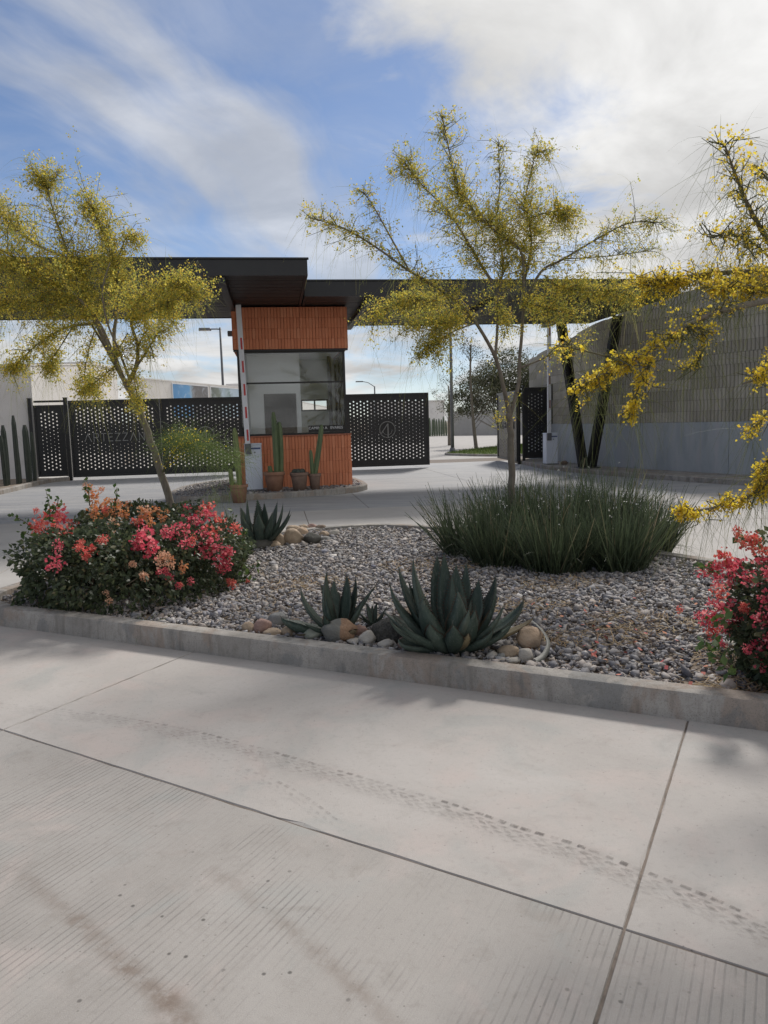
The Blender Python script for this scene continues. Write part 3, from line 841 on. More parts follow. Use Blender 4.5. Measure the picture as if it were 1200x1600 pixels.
# glazing
def glassmat():
    m_, N = newmat('window_glass')
    lw = N.n('ShaderNodeFresnel', ins={'IOR': 1.5}).outputs[0]
    tr = N.n('ShaderNodeBsdfTransparent', ins={0: (.955, .97, .97, 1)})
    gl = N.n('ShaderNodeBsdfGlossy', ins={0: (1, 1, 1, 1), 'Roughness': .0})
    mx = N.n('ShaderNodeMixShader', ins={0: lw, 1: tr.outputs[0], 2: gl.outputs[0]})
    N.n('ShaderNodeOutputMaterial', ins={0: mx.outputs[0]})
    return m_
M_GLASS = glassmat()
ZM = 2.44
def window(name, x0, x1, zz0, zz1, side_of=None):
    pass
fm = MB(); w_ = .045
fm.box(-BW + .06, -.06, .03, .09, SILL + .005, SILL + .05); fm.box(-BW + .06, -.06, .03, .09, HEAD - .045, HEAD - .005)
fm.box(-BW + .06, -.06, .03, .09, ZM - .018, ZM + .018)
for x in (-BW + .06, -.06 - w_): fm.box(x, x + w_, .03, .09, SILL + .05, ZM - .018); fm.box(x, x + w_, .03, .09, ZM + .018, HEAD - .045)
win = fm.build('front_window', M_BLACK, booth)
for (z0, z1) in ((SILL + .05, ZM - .018), (ZM + .018, HEAD - .045)):
    MB().box(-BW + .06 + w_, -.06 - w_, .055, .061, z0, z1).build('pane', M_GLASS, win)
for sx in (-BW + .06, -.12):
    fs_ = MB()
    for v0, v1 in ((.12, .165), (1.30, 1.345), (BD - .25, BD - .205)): fs_.box(sx, sx + .06, v0, v1, SILL + .005, HEAD - .005)
    for z0 in (SILL + .005, ZM - .018, HEAD - .04): fs_.box(sx + .001, sx + .059, .165, 1.30, z0, z0 + .035); fs_.box(sx + .001, sx + .059, 1.345, BD - .25, z0, z0 + .035)
    sw = fs_.build('side_window', M_BLACK, booth)
    for v0, v1 in ((.165, 1.30), (1.345, BD - .25)):
        MB().box(sx + .027, sx + .033, v0, v1, SILL + .04, HEAD - .04).build('pane', M_GLASS, sw)
# corner column seen through the glass, desk with a chair back
MB().tube([(-.30, 1.6, Z0 + .04), (-.30, 1.6, HEAD)], .05, 12).build('inner_post', M_GREYP, booth)
MB().bbox(-1.05, -.16, .18, .62, .98, 1.02, .006).build('desk', M_DOORB, booth)

# flat text helper -------------------------------------------------
def textmesh(name, body, size, ext, mat, parent, loc, rot=(R(90), 0, 0), align='CENTER'):
    c = bpy.data.curves.new(name, 'FONT'); c.body = body; c.size = size; c.extrude = ext; c.align_x = align; c.align_y = 'CENTER'; c.resolution_u = 3
    o = bpy.data.objects.new(name, c); COL.objects.link(o)
    dg = bpy.context.evaluated_depsgraph_get()
    me = bpy.data.meshes.new_from_object(o.evaluated_get(dg)); me.materials.clear(); me.materials.append(mat)
    bpy.data.objects.remove(o); bpy.data.curves.remove(c)
    return meshobj(name, me, parent, loc, rot)
sg = MB().bbox(-.93, -.10, .012, .024, SILL + .055, SILL + .205, .003).build('street_name_sign', M_BLACK, None)
sg.parent = None
sg.location = (O2.x, O2.y, 0); sg.rotation_euler = (0, 0, TH)
tag(sg, 'black street name plate with white capitals standing in the lower right of the booth window', 'sign')
M_WLET = simple('white_lettering', (.72, .73, .74), (.78, .79, .80), 5, .6)
textmesh('lettering', 'CAMINO A', .085, .001, M_WLET, sg, (-.72, .0105, SILL + .145))
textmesh('lettering', 'EVARES', .085, .001, M_WLET, sg, (-.30, .0105, SILL + .145))
cam_m = MB().bbox(-.055, .055, -.06, .16, -.05, .05, .012)
cm_ = cam_m.tube([(0, .16, 0), (0, .2, .0)], .03, 8).build('security_camera', M_GREYP, None)
cm_.location = (*bw(-2.57, .2), 3.55); cm_.rotation_euler = (0, 0, TH)
tag(cm_, 'small grey security camera on the left side of the brick booth below the canopy', 'camera')
MB().tube([(0.0, .18, 0), (.06, .2, .02)], .018, 6).build('bracket', M_GREYP, cm_)

# booth island with kerb and gravel
BI = [bw(*p) for p in ((.36, .1), (.28, -.35), (.02, -.80), (-.55, -1.18), (-1.47, -1.46), (-2.2, -1.62), (-3.1, -1.75), (-3.75, -1.45), (-4.0, -.5), (-3.9, 1.5), (-3.2, 3.0), (-1.2, 3.3), (.05, 3.0), (.34, 1.4))]
bi = [Vector((p.x, p.y)) for p in catmull([(x, y, 0) for x, y in BI], 5, True)]
ar = sum(bi[i].x * bi[(i + 1) % len(bi)].y - bi[(i + 1) % len(bi)].x * bi[i].y for i in range(len(bi)))
if ar < 0: bi = bi[::-1]
kb2 = kerb_ring('booth_kerb', bi, [(0, -.05), (0, .105), (.012, .122), (.03, .126), (.12, .126), (.135, .11), (.135, 0)], M_KERB)
autosmooth(kb2); kb2['kind'] = 'structure'
bp2 = [(p.x, p.y) for p in offset(bi, .13)]
sheet('booth_bed', bp2, .075, M_EARTH)
xs = [p[0] for p in bp2]; ys = [p[1] for p in bp2]
g2 = scatter(9000, (min(xs), max(xs), min(ys), max(ys)), bp2)
loc2 = np.stack([(g2[:, 0] - O2.x) * UU.x + (g2[:, 1] - O2.y) * UU.y, (g2[:, 0] - O2.x) * VV.x + (g2[:, 1] - O2.y) * VV.y], -1)
g2 = g2[~((loc2[:, 0] > -BW - .03) & (loc2[:, 0] < .03) & (loc2[:, 1] > -.03) & (loc2[:, 1] < BD + .03))]
V_, F_ = chips(np.column_stack([g2, .09 + rng.uniform(-.005, .025, len(g2))]), rng.uniform(.02, .05, len(g2)))
gb = npobj('booth_gravel', V_, F_, M_GRAVEL); gb['kind'] = 'stuff'

# ------------------------------------------------------------------ canopies
SOF = 4.09
def canopy(label, u0, u1, v0, v1, z0, th):
    c = empty('canopy', (*bw(u1, v0), z0), TH)
    tag(c, label, 'canopy')
    L_ = u0 - u1; D_ = v1 - v0
    fa = MB()
    fa.bbox(L_, 0, 0, .05, .0, th, .004); fa.bbox(L_, 0, D_ - .05, D_, 0, th - .02, .004)
    fa.bbox(-.05, 0, .05, D_ - .05, 0, th - .001, .004); fa.bbox(L_, L_ + .05, .05, D_ - .05, 0, th - .001, .004)
    fa.build('fascia', M_FASCIA, c)
    MB().box(L_ + .05, -.05, .05, D_ - .05, th - .07, th - .03).build('roof_deck', M_FASCIA, c)
    MB().bbox(L_ - .02, .025, -.025, .06, th + .002, th + .03, .004).build('roof_edge', M_FASCIA, c)
    n = int((D_ - .1) / .17); w = (D_ - .1) / n
    sm = MB().bbox(L_ + .055, -.055, 0, w - .014, .012, .035, .004).mesh('soffit_slat', M_SOFFIT)
    for k in range(n): meshobj('soffit_slat', sm, c, (0, .05 + k * w + .007, random.uniform(0, .004)))
    nb = max(2, int(-L_ / 2.6))
    bmsh = MB().bbox(-.07, .07, .06, D_ - .06, -.11, .008, .006).mesh('beam', M_FASCIA)
    for k in range(nb): meshobj('beam', bmsh, c, (L_ + (k + .5) * (-L_) / nb, 0, 0))
    return c
canopy('wide black flat canopy over the left entry lane, nearer and longer of the two roofs', -13.0, -1.0, -3.5, 1.9, SOF + .012, .275)
canopy('black flat canopy over the right exit lane carried by the V column', -.97, 7.2, -1.29, 3.55, SOF + .008, .305)
# V column: two leaning H sections
M_MATTE = simple('matte_black_steel', (.010, .010, .010), (.016, .016, .016), 3, .62, bstr=.05, bscale=120, spec=.2)
vc = empty('column', (5.56, 20.9, .112), TH)
tag(vc, 'black V shaped steel column standing on the right pavement under the canopy edge', 'column')
def hsec(name, a_, b_, wd, parent):
    a_, b_ = Vector(a_), Vector(b_); d = (b_ - a_).normalized(); side_ = Vector((0, 1, 0)).cross(d).normalized(); fw = d.cross(side_)
    mb = MB()
    def bar(s0, s1_, f0, f1):
        vs = [p + side_ * s_ + fw * f_ for p in (a_, b_) for (s_, f_) in ((s0, f0), (s1_, f0), (s1_, f1), (s0, f1))]
        mb.add(vs, [(0, 1, 2, 3), (7, 6, 5, 4), (0, 4, 5, 1), (1, 5, 6, 2), (2, 6, 7, 3), (3, 7, 4, 0)])
    bar(-wd / 2, -wd / 2 + .07, -.09, .09); bar(wd / 2 - .07, wd / 2, -.09, .09); bar(-wd / 2 + .07, wd / 2 - .07, -.015, .015)
    return mb.build(name, M_MATTE, parent)
hsec('leg', (-.10, 0, .02), (-.50, .62, SOF - .11), .23, vc)
hsec('leg', (.12, 0, .02), (.62, -.52, SOF - .11), .23, vc)
MB().bbox(-.30, .32, -.18, .18, 0, .03, .005).build('base_plate', M_BLACK, vc)

# ------------------------------------------------------------------ perforated gates
def perf_panel(wd, z0, z1, bands, cols0=.06, pitch=.112, th=.012, clear=None):
    """sheet with real round holes; bands: list of (zlow, zhigh, radius)"""
    nx = int((wd - 2 * cols0) / pitch); nz = int((z1 - z0 - .20) / pitch)
    mx = (wd - nx * pitch) / 2; mz = (z1 - z0 - nz * pitch) / 2
    vs = []; fs = []; y = 0.0; K = 8
    def quad(a0, a1, b0, b1):
        n = len(vs); vs.extend([(a0, y, b0), (a1, y, b0), (a1, y, b1), (a0, y, b1)]); fs.append((n, n + 1, n + 2, n + 3))
    quad(0, wd, z0, z0 + mz - pitch * .25); quad(0, wd, z1 - mz + pitch * .25, z1)
    zlo, zhi = z0 + mz - pitch * .25, z1 - mz + pitch * .25
    quad(0, mx, zlo, zhi); quad(wd - mx, wd, zlo, zhi)
    for i in range(nx):
        x0 = mx + i * pitch; off = pitch * .25 * (1 if i % 2 else -1)
        ze0 = z0 + mz + off; ze1 = ze0 + nz * pitch
        if ze0 - zlo > 1e-6: quad(x0, x0 + pitch, zlo, ze0)
        if zhi - ze1 > 1e-6: quad(x0, x0 + pitch, ze1, zhi)
        for j in range(nz):
            b0 = ze0 + j * pitch; cxx, cz = x0 + pitch / 2, b0 + pitch / 2
            r_ = 0
            for (q0, q1, rr) in bands:
                if q0 <= (cz - z0) / (z1 - z0) < q1: r_ = rr(i, j, nx, nz) if callable(rr) else rr
            if clear and (cxx - clear[0]) ** 2 / clear[2] ** 2 + (cz - clear[1]) ** 2 / clear[3] ** 2 < 1: r_ = 0
            if r_ <= 0: quad(x0, x0 + pitch, b0, b0 + pitch); continue
            n = len(vs)
            sq = [(1, 0), (1, 1), (0, 1), (-1, 1), (-1, 0), (-1, -1), (0, -1), (1, -1)]
            for (sx, sz) in sq: vs.append((cxx + sx * pitch / 2, y, cz + sz * pitch / 2))
            for k in range(K): vs.append((cxx + r_ * math.cos(k * math.pi / 4), y, cz + r_ * math.sin(k * math.pi / 4)))
            for k in range(K): vs.append((cxx + r_ * math.cos(k * math.pi / 4), y + th, cz + r_ * math.sin(k * math.pi / 4)))
            for k in range(K):
                k2 = (k + 1) % K
                fs.append((n + k, n + k2, n + 8 + k2, n + 8 + k)); fs.append((n + 8 + k, n + 8 + k2, n + 16 + k2, n + 16 + k))
    return vs, fs
LET = {   # stroke letters on a unit cell: list of segments; the As have no crossbar
 'A': [((0, 0), (.42, 1)), ((.84, 0), (.42, 1))], 'R': [((0, 0), (0, 1)), ((0, 1), (.5, 1)), ((.5, 1), (.6, .76)), ((.6, .76), (.5, .52)), ((.5, .52), (0, .52)), ((.25, .52), (.62, 0))],
 'T': [((.3, 0), (.3, 1)), ((0, 1), (.6, 1))], 'E': [((0, 0), (0, 1)), ((0, 1), (.5, 1)), ((0, .52), (.42, .52)), ((0, 0), (.5, 0))],
 'Z': [((0, 1), (.62, 1)), ((.62, 1), (0, 0)), ((0, 0), (.62, 0))], 'N': [((0, 0), (0, 1)), ((0, 1), (.62, 0)), ((.62, 0), (.62, 1))], 'I': [((0, 0), (0, 1))]}
def bar2(mb, a_, b_, w, y0, y1):
    a_, b_ = Vector((a_[0], 0, a_[1])), Vector((b_[0], 0, b_[1])); d = (b_ - a_).normalized(); s_ = Vector((-d.z, 0, d.x)) * w / 2; e_ = d * w * .5
    vs = []
    for y in (y0, y1): vs += [(p.x, y, p.z) for p in (a_ - e_ - s_, b_ + e_ - s_, b_ + e_ + s_, a_ - e_ + s_)]
    mb.add(vs, [(0, 1, 2, 3), (7, 6, 5, 4), (0, 4, 5, 1), (1, 5, 6, 2), (2, 6, 7, 3), (3, 7, 4, 0)])
def mid(i, j, nx, nz):
    h = (math.sin(i * 1.7 + j * .9) + math.sin(i * .53 - j * 1.3)) * .5
    return .0115 + .004 * h
BANDS = [(0, .30, .023), (.30, .70, mid), (.70, 1.01, .024)]
def gate_leaf(label, loc, rz, wd, design, z0=.09, z1=2.42, group=None):
    g = empty('gate_leaf', loc, rz); tag(g, label, 'gate', group)
    vs, fs = perf_panel(wd - .12, z0 + .06, z1 - .06, BANDS, clear=((wd - .12) / 2, 1.27, .30, .30) if design == 'emblem' else (((wd - .12) / 2, 1.27, 1.05, .16) if design else None))
    npobj_vs = [(x + .06, y, z) for x, y, z in vs]
    pn = MB().add(npobj_vs, fs).build('perforated_panel', M_BLACK, g)
    fr = MB()
    fr.bbox(0, wd, -.025, .045, z1 - .06, z1, .004); fr.bbox(0, wd, -.025, .045, z0, z0 + .06, .004)
    fr.bbox(0, .06, -.024, .044, z0 + .06, z1 - .06, .003); fr.bbox(wd - .06, wd, -.024, .044, z0 + .06, z1 - .06, .003)
    fr.build('frame', M_BLACK, g)
    cx_, cz_ = wd / 2, 1.27
    if design == 'emblem':
        em = MB(); nseg = 28
        for k in range(nseg):
            a_, b_ = 2 * math.pi * k / nseg, 2 * math.pi * (k + 1) / nseg
            bar2(em, (cx_ + .255 * math.cos(a_), cz_ + .255 * math.sin(a_)), (cx_ + .255 * math.cos(b_), cz_ + .255 * math.sin(b_)), .030, -.035, -.012)
        bar2(em, (cx_ - .20, cz_ - .12), (cx_ - .01, cz_ + .15), .026, -.036, -.014)
        bar2(em, (cx_ + .02, cz_ + .17), (cx_ + .02, cz_ - .245), .034, -.037, -.013)
        for k in range(9):
            a_, b_ = R(200 + k * 18), R(200 + (k + 1) * 18)
            bar2(em, (cx_ + .15 * math.cos(a_), cz_ - .02 + .15 * math.sin(a_)), (cx_ + .15 * math.cos(b_), cz_ - .02 + .15 * math.sin(b_)), .016, -.034, -.013)
        em.build('emblem', M_STEEL, g)
    elif design == 'name':
        H_ = .23; adv = {'A': .84, 'R': .62, 'T': .6, 'E': .5, 'Z': .62, 'N': .62, 'I': 0.02}; gap = .34
        word = 'ARTEZZANI'; tot = sum(adv[c] for c in word) + gap * (len(word) - 1); x = cx_ - tot * H_ / 2
        for c in word:
            lb = MB()
            for q, (a_, b_) in enumerate(LET[c]):
                bar2(lb, (x + a_[0] * H_, cz_ - .10 + a_[1] * H_), (x + b_[0] * H_, cz_ - .10 + b_[1] * H_), .024, -.034 + q * .0007, -.012)
            lb.build('letter', M_STEEL, g); x += (adv[c] + gap) * H_
    return g
GV = 7.2
gate_leaf('black perforated entry gate leaf with the metal word ARTEZZANI, behind the leaning left tree', (*bw(-7.84, GV), 0), TH, 2.68, 'name', group='perforated gate leaves')
gate_leaf('black perforated gate leaf with ring emblem, half hidden by the feathery green branch', (*bw(-5.15, GV), 0), TH, 2.68, 'emblem', group='perforated gate leaves')
gate_leaf('closed black perforated exit gate leaf with a ring emblem, right beside the brick booth', (*bw(.55, GV), 0), TH, 2.74, 'emblem', group='perforated gate leaves')
# open leaf swung back: hinge at u 6.25
hp = Vector(bw(6.22, GV - .1)); ep = Vector((4.22, 28.1)); dd_ = (hp - ep).normalized()
gate_leaf('exit gate leaf standing open and seen edge on behind the slim tree trunk', (*ep, 0), math.atan2(dd_.y, dd_.x), (hp - ep).length, 'name', group='perforated gate leaves')
gate_leaf('narrow fixed perforated black gate panel behind the barrier at the block wall', (*bw(6.36, GV - .25), .0), TH, .86, None, .2, 2.5, group='perforated gate leaves')
gate_leaf('narrow black perforated pedestrian gate beside the white wall at far left', (*bw(-8.85, GV), 0), TH, .86, None, .14, 2.30, group='perforated gate leaves')
def post(label, u, v, z1, w=.11):
    o = MB().bbox(-w / 2, w / 2, -w / 2, w / 2, 0, z1, .008).bbox(-w / 2 - .012, w / 2 + .012, -w / 2 - .012, w / 2 + .012, z1 + .001, z1 + .02, .004).build('gate_post', M_BLACK)
    o.location = (*bw(u, v), 0); o.rotation_euler = (0, 0, TH); tag(o, label, 'post', 'black gate posts')
post('black gate post against the white wall at far left', -8.95, GV + .02, 2.5)
post('black gate post between the pedestrian gate and the word gate leaf', -7.92, GV + .02, 2.5)
post('slim black post where the open gate leaf is hinged', 6.28, GV - .1, 2.5, .09)
post('black gate post at the left edge of the narrow fixed panel by the block wall', 6.40 - .02, GV - .30, 2.55, .08)
post('black gate post behind the white barrier arm, against the block wall', 7.29, GV - .25, 2.58, .16)
tr_ = MB().box(-8.83, -7.98, GV - .02, GV + .04, 2.38, 2.44).build('gate_header', M_BLACK)
tr_.location = (O2.x, O2.y, 0); tr_.rotation_euler = (0, 0, TH)
tag(tr_, 'black header bar across the top of the pedestrian gate at far left', 'bar')

# ------------------------------------------------------------------ barriers
def barrier(label, loc, lean, armlen, stripes, base, mat_s, rz=TH):
    b = empty('barrier', loc, rz); tag(b, label, 'barrier', 'raised lane barriers')
    cab = MB().bbox(-.15, .21, -.13, .17, .03, base - .03, .012).bbox(-.16, .22, -.14, .18, base - .028, base, .014).build('cabinet', M_CABINET, b)
    MB().box(-.05, .19, -.134, -.131, base - .125, base - .09).build('name_strip', M_SEAL, cab)
    MB().tube([(.07, -.131, base - .19), (.07, -.14, base - .19)], .014, 8).build('lock', M_GREYP, cab)
    MB().bbox(-.17, .23, -.15, .19, 0, .03, .005).build('base_plate', M_GREYP, b)
    a0 = Vector((-.07, -.17, base - .12)); a1 = a0 + Vector((lean, 0, armlen)); d = (a1 - a0).normalized()
    T = Matrix.Translation(a0) @ Vector((0, 0, 1)).rotation_difference(d).to_matrix().to_4x4()
    arm = MB().bbox(-.055, .055, -.03, .03, 0, armlen, .006, T=T).build('arm', M_WHITEP, b)
    MB().bbox(-.065, .065, -.034, .036, -.1, .12, .006, T=T).build('clamp', M_GREYP, b)
    st = MB().box(-.018, .022, -.033, -.0305, 0, .24).mesh('stripe', mat_s)
    for z in stripes:
        o = meshobj('stripe', st, arm); o.matrix_local = T @ Matrix.Translation((.01, 0, z))
    e_ = MB().bbox(-.056, .056, -.031, .031, armlen + .001, armlen + .02, .004, T=T).build('end_cap', M_GREYP, arm)
    return b
barrier('white barrier with raised red striped arm in front of the brick booth', (*bw(-2.20, -.52), .11), -.06, 3.02, (.18, .66, 1.14, 1.62, 2.10), 1.02, M_RED)
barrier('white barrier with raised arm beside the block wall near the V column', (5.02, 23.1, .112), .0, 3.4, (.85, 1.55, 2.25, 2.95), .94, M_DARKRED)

# ------------------------------------------------------------------ background: walls, mural, lamps, far street
lw = empty('rendered_wall', (-10.75, 23.45, 0), TH)
tag(lw, 'tall plain off white rendered wall behind the row of columnar cacti at far left', 'wall')
MB().bbox(-9, .22, .02, .25, 0, 3.5, .01).build('wall', M_WHITEWALL, lw)
MB().bbox(-9.02, .24, 0, .27, 3.501, 3.54, .008).build('coping', M_WHITEWALL, lw)
wh = empty('white_house', (-10.9, 29.6, 0), R(2))
tag(wh, 'plain white house wall rising behind the left entry gate', 'house')
MB().bbox(-8, 0, 0, 3.0, 0, 4.0, .01).build('wall', M_WHITEWALL, wh)
MB().bbox(-8.04, .04, -.04, 3.04, 4.001, 4.09, .01).build('parapet', M_WHITEWALL, wh)
def wallrun(label, a_, b_, h0, h1, th=.2, group=None, mat=None, ncap=True):
    a_, b_ = Vector(a_), Vector(b_); d = (b_ - a_).normalized(); n = Vector((-d.y, d.x)); L_ = (b_ - a_).length
    g = empty('boundary_wall', (a_.x, a_.y, 0), math.atan2(d.y, d.x)); tag(g, label, 'wall', group)
    vs = [(0, 0, 0), (L_, 0, 0), (L_, th, 0), (0, th, 0), (0, 0, h0), (L_, 0, h1), (L_, th, h1), (0, th, h0)]
    MB().add(vs, [(3, 2, 1, 0), (4, 5, 6, 7), (0, 1, 5, 4), (1, 2, 6, 5), (2, 3, 7, 6), (3, 0, 4, 7)]).build('wall', mat or M_WHITEWALL, g)
    c = [(-.02, -.02, h0 + .002), (L_ + .02, -.02, h1 + .002), (L_ + .02, th + .02, h1 + .002), (-.02, th + .02, h0 + .002)]
    MB().add(c + [(x, y, z + .05) for x, y, z in c], [(3, 2, 1, 0), (4, 5, 6, 7), (0, 1, 5, 4), (1, 2, 6, 5), (2, 3, 7, 6), (3, 0, 4, 7)]).build('coping', mat or M_WHITEWALL, g)
    return g
wallrun('short white return wall between the tall rendered wall and the house behind the pedestrian gate', (-10.58, 23.72), (-10.72, 29.7), 3.5, 3.98)
cw = wallrun('long white wall with printed panels running back behind the left gates', (-10.3, 32.6), (-7.4, 44.3), 3.62, 3.62)
# printed panels fixed on that wall: sky, dark building shape, trees
def mural(name, stops, seed):
    m_, N = newmat(name)
    t = N.n('ShaderNodeTexCoord').outputs['Generated']
    sp = N.n('ShaderNodeSeparateXYZ', ins={0: t})
    nz = N.noise(N.mapv(t, (3, 1, 2), (0, 0, 0), (seed, 0, seed)), 2.0, 5, .6, .5)
    x = N.m('ADD', sp.outputs[0], N.m('MULTIPLY', N.m('SUBTRACT', nz, .5), .35))
    col = ramp(N, x, stops)
    col = N.mix(N.m('MULTIPLY', N.ss(nz, .5, .72), .5), col, (.62, .70, .80))
    finish(N, col, .5)
    return m_
def panel(label, x0, x1, mat):
    p = empty('printed_panel', (-10.3, 32.6, 0), cw.rotation_euler.z); tag(p, label, 'banner')
    MB().bbox(x0, x1, -.05, -.012, 2.0, 3.52, .004).build('sheet', mat, p)
    f = MB()
    f.box(x0 - .04, x0, -.056, -.008, 1.96, 3.56); f.box(x1, x1 + .04, -.056, -.008, 1.96, 3.56)
    f.box(x0, x1, -.056, -.008, 3.52, 3.56); f.box(x0, x1, -.056, -.008, 1.96, 2.0)
    f.build('frame', M_WHITEP, p)
panel('bright blue printed panel with a grey block, left of the street lamp', 3.1, 6.6, mural('print_sky', [(.0, (.10, .28, .55)), (.42, (.14, .36, .66)), (.5, (.30, .45, .60)), (.56, (.17, .165, .17)), (1, (.16, .155, .16))], 2.0))
panel('pale blue printed panel with dark trees, on the white wall right of the street lamp', 6.95, 11.0, mural('print_trees', [(.0, (.12, .14, .13)), (.22, (.20, .23, .20)), (.34, (.42, .52, .62)), (.55, (.20, .28, .28)), (.62, (.45, .56, .66)), (1, (.40, .52, .66))], 5.0))
sh = MB().bbox(-.55, .55, -.5, .5, 0, 1.0, .01).build('roof_hut', M_WHITEWALL)
sh.location = (-8.7, 47.0, 3.05); tag(sh, 'small white rooftop box beyond the printed wall panels', 'building')
MB().bbox(-.45, -.12, -.515, -.49, .45, .82, .004).build('window', M_BLACK, sh)
wallb = MB().bbox(-3, .6, -3, 3, 0, 3.05, .01).build('wall', M_WHITEWALL, sh); wallb.location = (0, 0, -3.05)

def lamp(label, loc, h, rz, arm=.75):
    l = empty('street_lamp', loc, rz); tag(l, label, 'street lamp')
    MB().tube([(0, 0, 0), (0, 0, h * .5), (0, 0, h)], [.085, .07, .055], 10).build('pole', M_GREYP, l)
    MB().tube([(0, 0, 0), (0, 0, .06), (0, 0, .25), (0, 0, .27)], [.16, .16, .11, .09], 12).build('base', M_GREYP, l)
    MB().tube([(.06, 0, h - .1), (-.15, 0, h - .08), (-arm * .55, 0, h - .08)], .035, 8).build('arm', M_GREYP, l)
    hd = MB().bbox(-arm - .18, -arm * .5, -.15, .15, h - .16, h - .02, .04).build('lamp_head', M_GREYP, l)
    MB().box(-arm - .1, -arm * .58, -.11, .11, h - .166, h - .158).build('lens', M_WHITEP, hd)
lamp('grey street lamp with a flat head pointing left, beyond the left gate', (-8.6, 42.5, 0), 6.85, R(8), .95)
lamp('slim dark street lamp pole at the tip of the lawn beyond the exit gate', (3.22, 35.3, 0), 6.6, R(15), .9)
def lamp_far(label, loc, h):
    l = empty('street_lamp', loc, R(10)); tag(l, label, 'street lamp')
    MB().tube([(0, 0, 0), (0, 0, h)], [.10, .06], 8).build('pole', M_GREYP, l)
    MB().tube([(0, 0, h - .05), (-.6, 0, h + .35), (-1.1, 0, h + .45)], .035, 6).build('arm', M_GREYP, l)
    MB().bbox(-1.75, -1.05, -.12, .12, h + .4, h + .5, .03).build('lamp_head', M_GREYP, l)
lamp_far('distant curved arm street lamp seen above the emblem exit gate', (-.55, 72, 0), 4.85)

far = empty('white_house', (6.0, 88, 0)); tag(far, 'far pale house at the end of the street, right of the exit gate', 'house')
MB().bbox(-7.5, 1.2, 0, 6, 0, 3.7, .02).build('wall', M_WHITEWALL, far)
MB().bbox(-7.6, 1.3, -.1, 6.1, 3.701, 3.85, .02).build('parapet', M_WHITEWALL, far)
M_GREYWALL = concrete('grey_block_wall', (.40, .38, .35), (.46, .44, .41), (.50, .48, .45), .3, 30, (.40, .36, .31), .4)
wallrun('low pale grey garden wall beyond the lawn, under the far trees', (6.9, 79.0), (21, 66), 2.35, 2.35, mat=M_GREYWALL)
wallrun('distant white boundary wall along the left of the far street', (-7.2, 45.0), (-4.4, 88), 3.4, 3.0)
# lawn with its kerb
LAWN = [(2.75, 34.0), (3.0, 33.2), (4.2, 31.6), (6.2, 30.6), (9.5, 30.3), (11, 36), (12, 44), (9, 44.5), (6.5, 41.5), (4.3, 38), (3.2, 35.6)]
lw_ = [Vector((p.x, p.y)) for p in catmull([(x, y, 0) for x, y in LAWN], 4, True)]
M_GRASS = simple('lawn_soil', (.07, .10, .022), (.11, .145, .035), 5, .95, bstr=.6, bdist=.03, bscale=30)
kk = kerb_ring('lawn_kerb', lw_, [(0, -.05), (0, .07), (.02, .09), (.1, .09), (.12, .0)], M_KERB); kk['kind'] = 'structure'
lp = [(p.x, p.y) for p in offset(lw_, .11)]
sheet('lawn_ground', lp, .06, M_GRASS)
M_GBLADE = island_mat('lawn_blades', [(0, (.06, .10, .02)), (.5, (.10, .15, .03)), (1, (.16, .20, .05))], .6, .25)
gp = scatter(16000, (2.6, 12, 30, 45), lp)
n = len(gp); a_ = rng.uniform(0, 2 * np.pi, n); hh = rng.uniform(.05, .12, n); wv = .012
c_ = np.column_stack([gp, np.full(n, .055)])
s_ = np.stack([np.cos(a_), np.sin(a_), np.zeros(n)], -1) * wv; t_ = np.column_stack([rng.normal(0, .03, (n, 2)), hh])
V_ = np.stack([c_ - s_, c_ + s_, c_ + s_ * .3 + t_, c_ - s_ * .3 + t_], 1).reshape(-1, 3)
lg = npobj('lawn_grass', V_, np.arange(n * 4).reshape(-1, 4), M_GBLADE); lg['kind'] = 'stuff'

# ------------------------------------------------------------------ foliage primitives
def unit(v): return v / (np.linalg.norm(v, axis=-1, keepdims=True) + 1e-9)
def leaf_quads(C, L, Wd, up=.0, D=None):
    """rhombic leaves folded along the midrib: 2 quads-as-tris -> one 4-gon each"""
    n = len(C)
    d = unit(rng.normal(0, 1, (n, 3)) + np.array([0, 0, up])) if D is None else unit(D + rng.normal(0, .45, (n, 3)))
    s = unit(np.cross(d, unit(rng.normal(0, 1, (n, 3)))))
    nn = np.cross(d, s)
    L = L[:, None]; Wd = Wd[:, None]
    b = C - d * L * .5; t = C + d * L * .5
    m1 = C - d * L * .05 + s * Wd * .5 + nn * Wd * .18; m2 = C - d * L * .05 - s * Wd * .5 + nn * Wd * .18
    V = np.stack([b, m1, t, m2], 1).reshape(-1, 3)
    F = np.concatenate([np.arange(n)[:, None] * 4 + np.array([[0, 1, 2]]), np.arange(n)[:, None] * 4 + np.array([[0, 2, 3]])])
    return V, F
def filaments(P, D, L, Wd, droop, seg=3):
    """long thin curved ribbons"""
    n = len(P); D = unit(D)
    s = unit(np.cross(D, unit(rng.normal(0, 1, (n, 3))))) * Wd[:, None] * .5
    rows = []
    for k in range(seg + 1):
        t = k / seg
        c = P + D * (L * t)[:, None] + np.array([0, 0, -1]) * (droop * L * t * t)[:, None]
        w = 1 - .75 * t
        rows += [c - s * w, c + s * w]
    V = np.stack(rows, 1).reshape(-1, 3); m = 2 * (seg + 1)
    F = np.concatenate([np.arange(n)[:, None] * m + np.array([[2 * k, 2 * k + 1, 2 * k + 3, 2 * k + 2]]) for k in range(seg)])
    return V, F
def join(parts):
    Vs, Fs, o = [], [], 0
    for v, f in parts: Vs.append(v); Fs.append(f + o); o += len(v)
    return np.concatenate(Vs), np.concatenate(Fs)

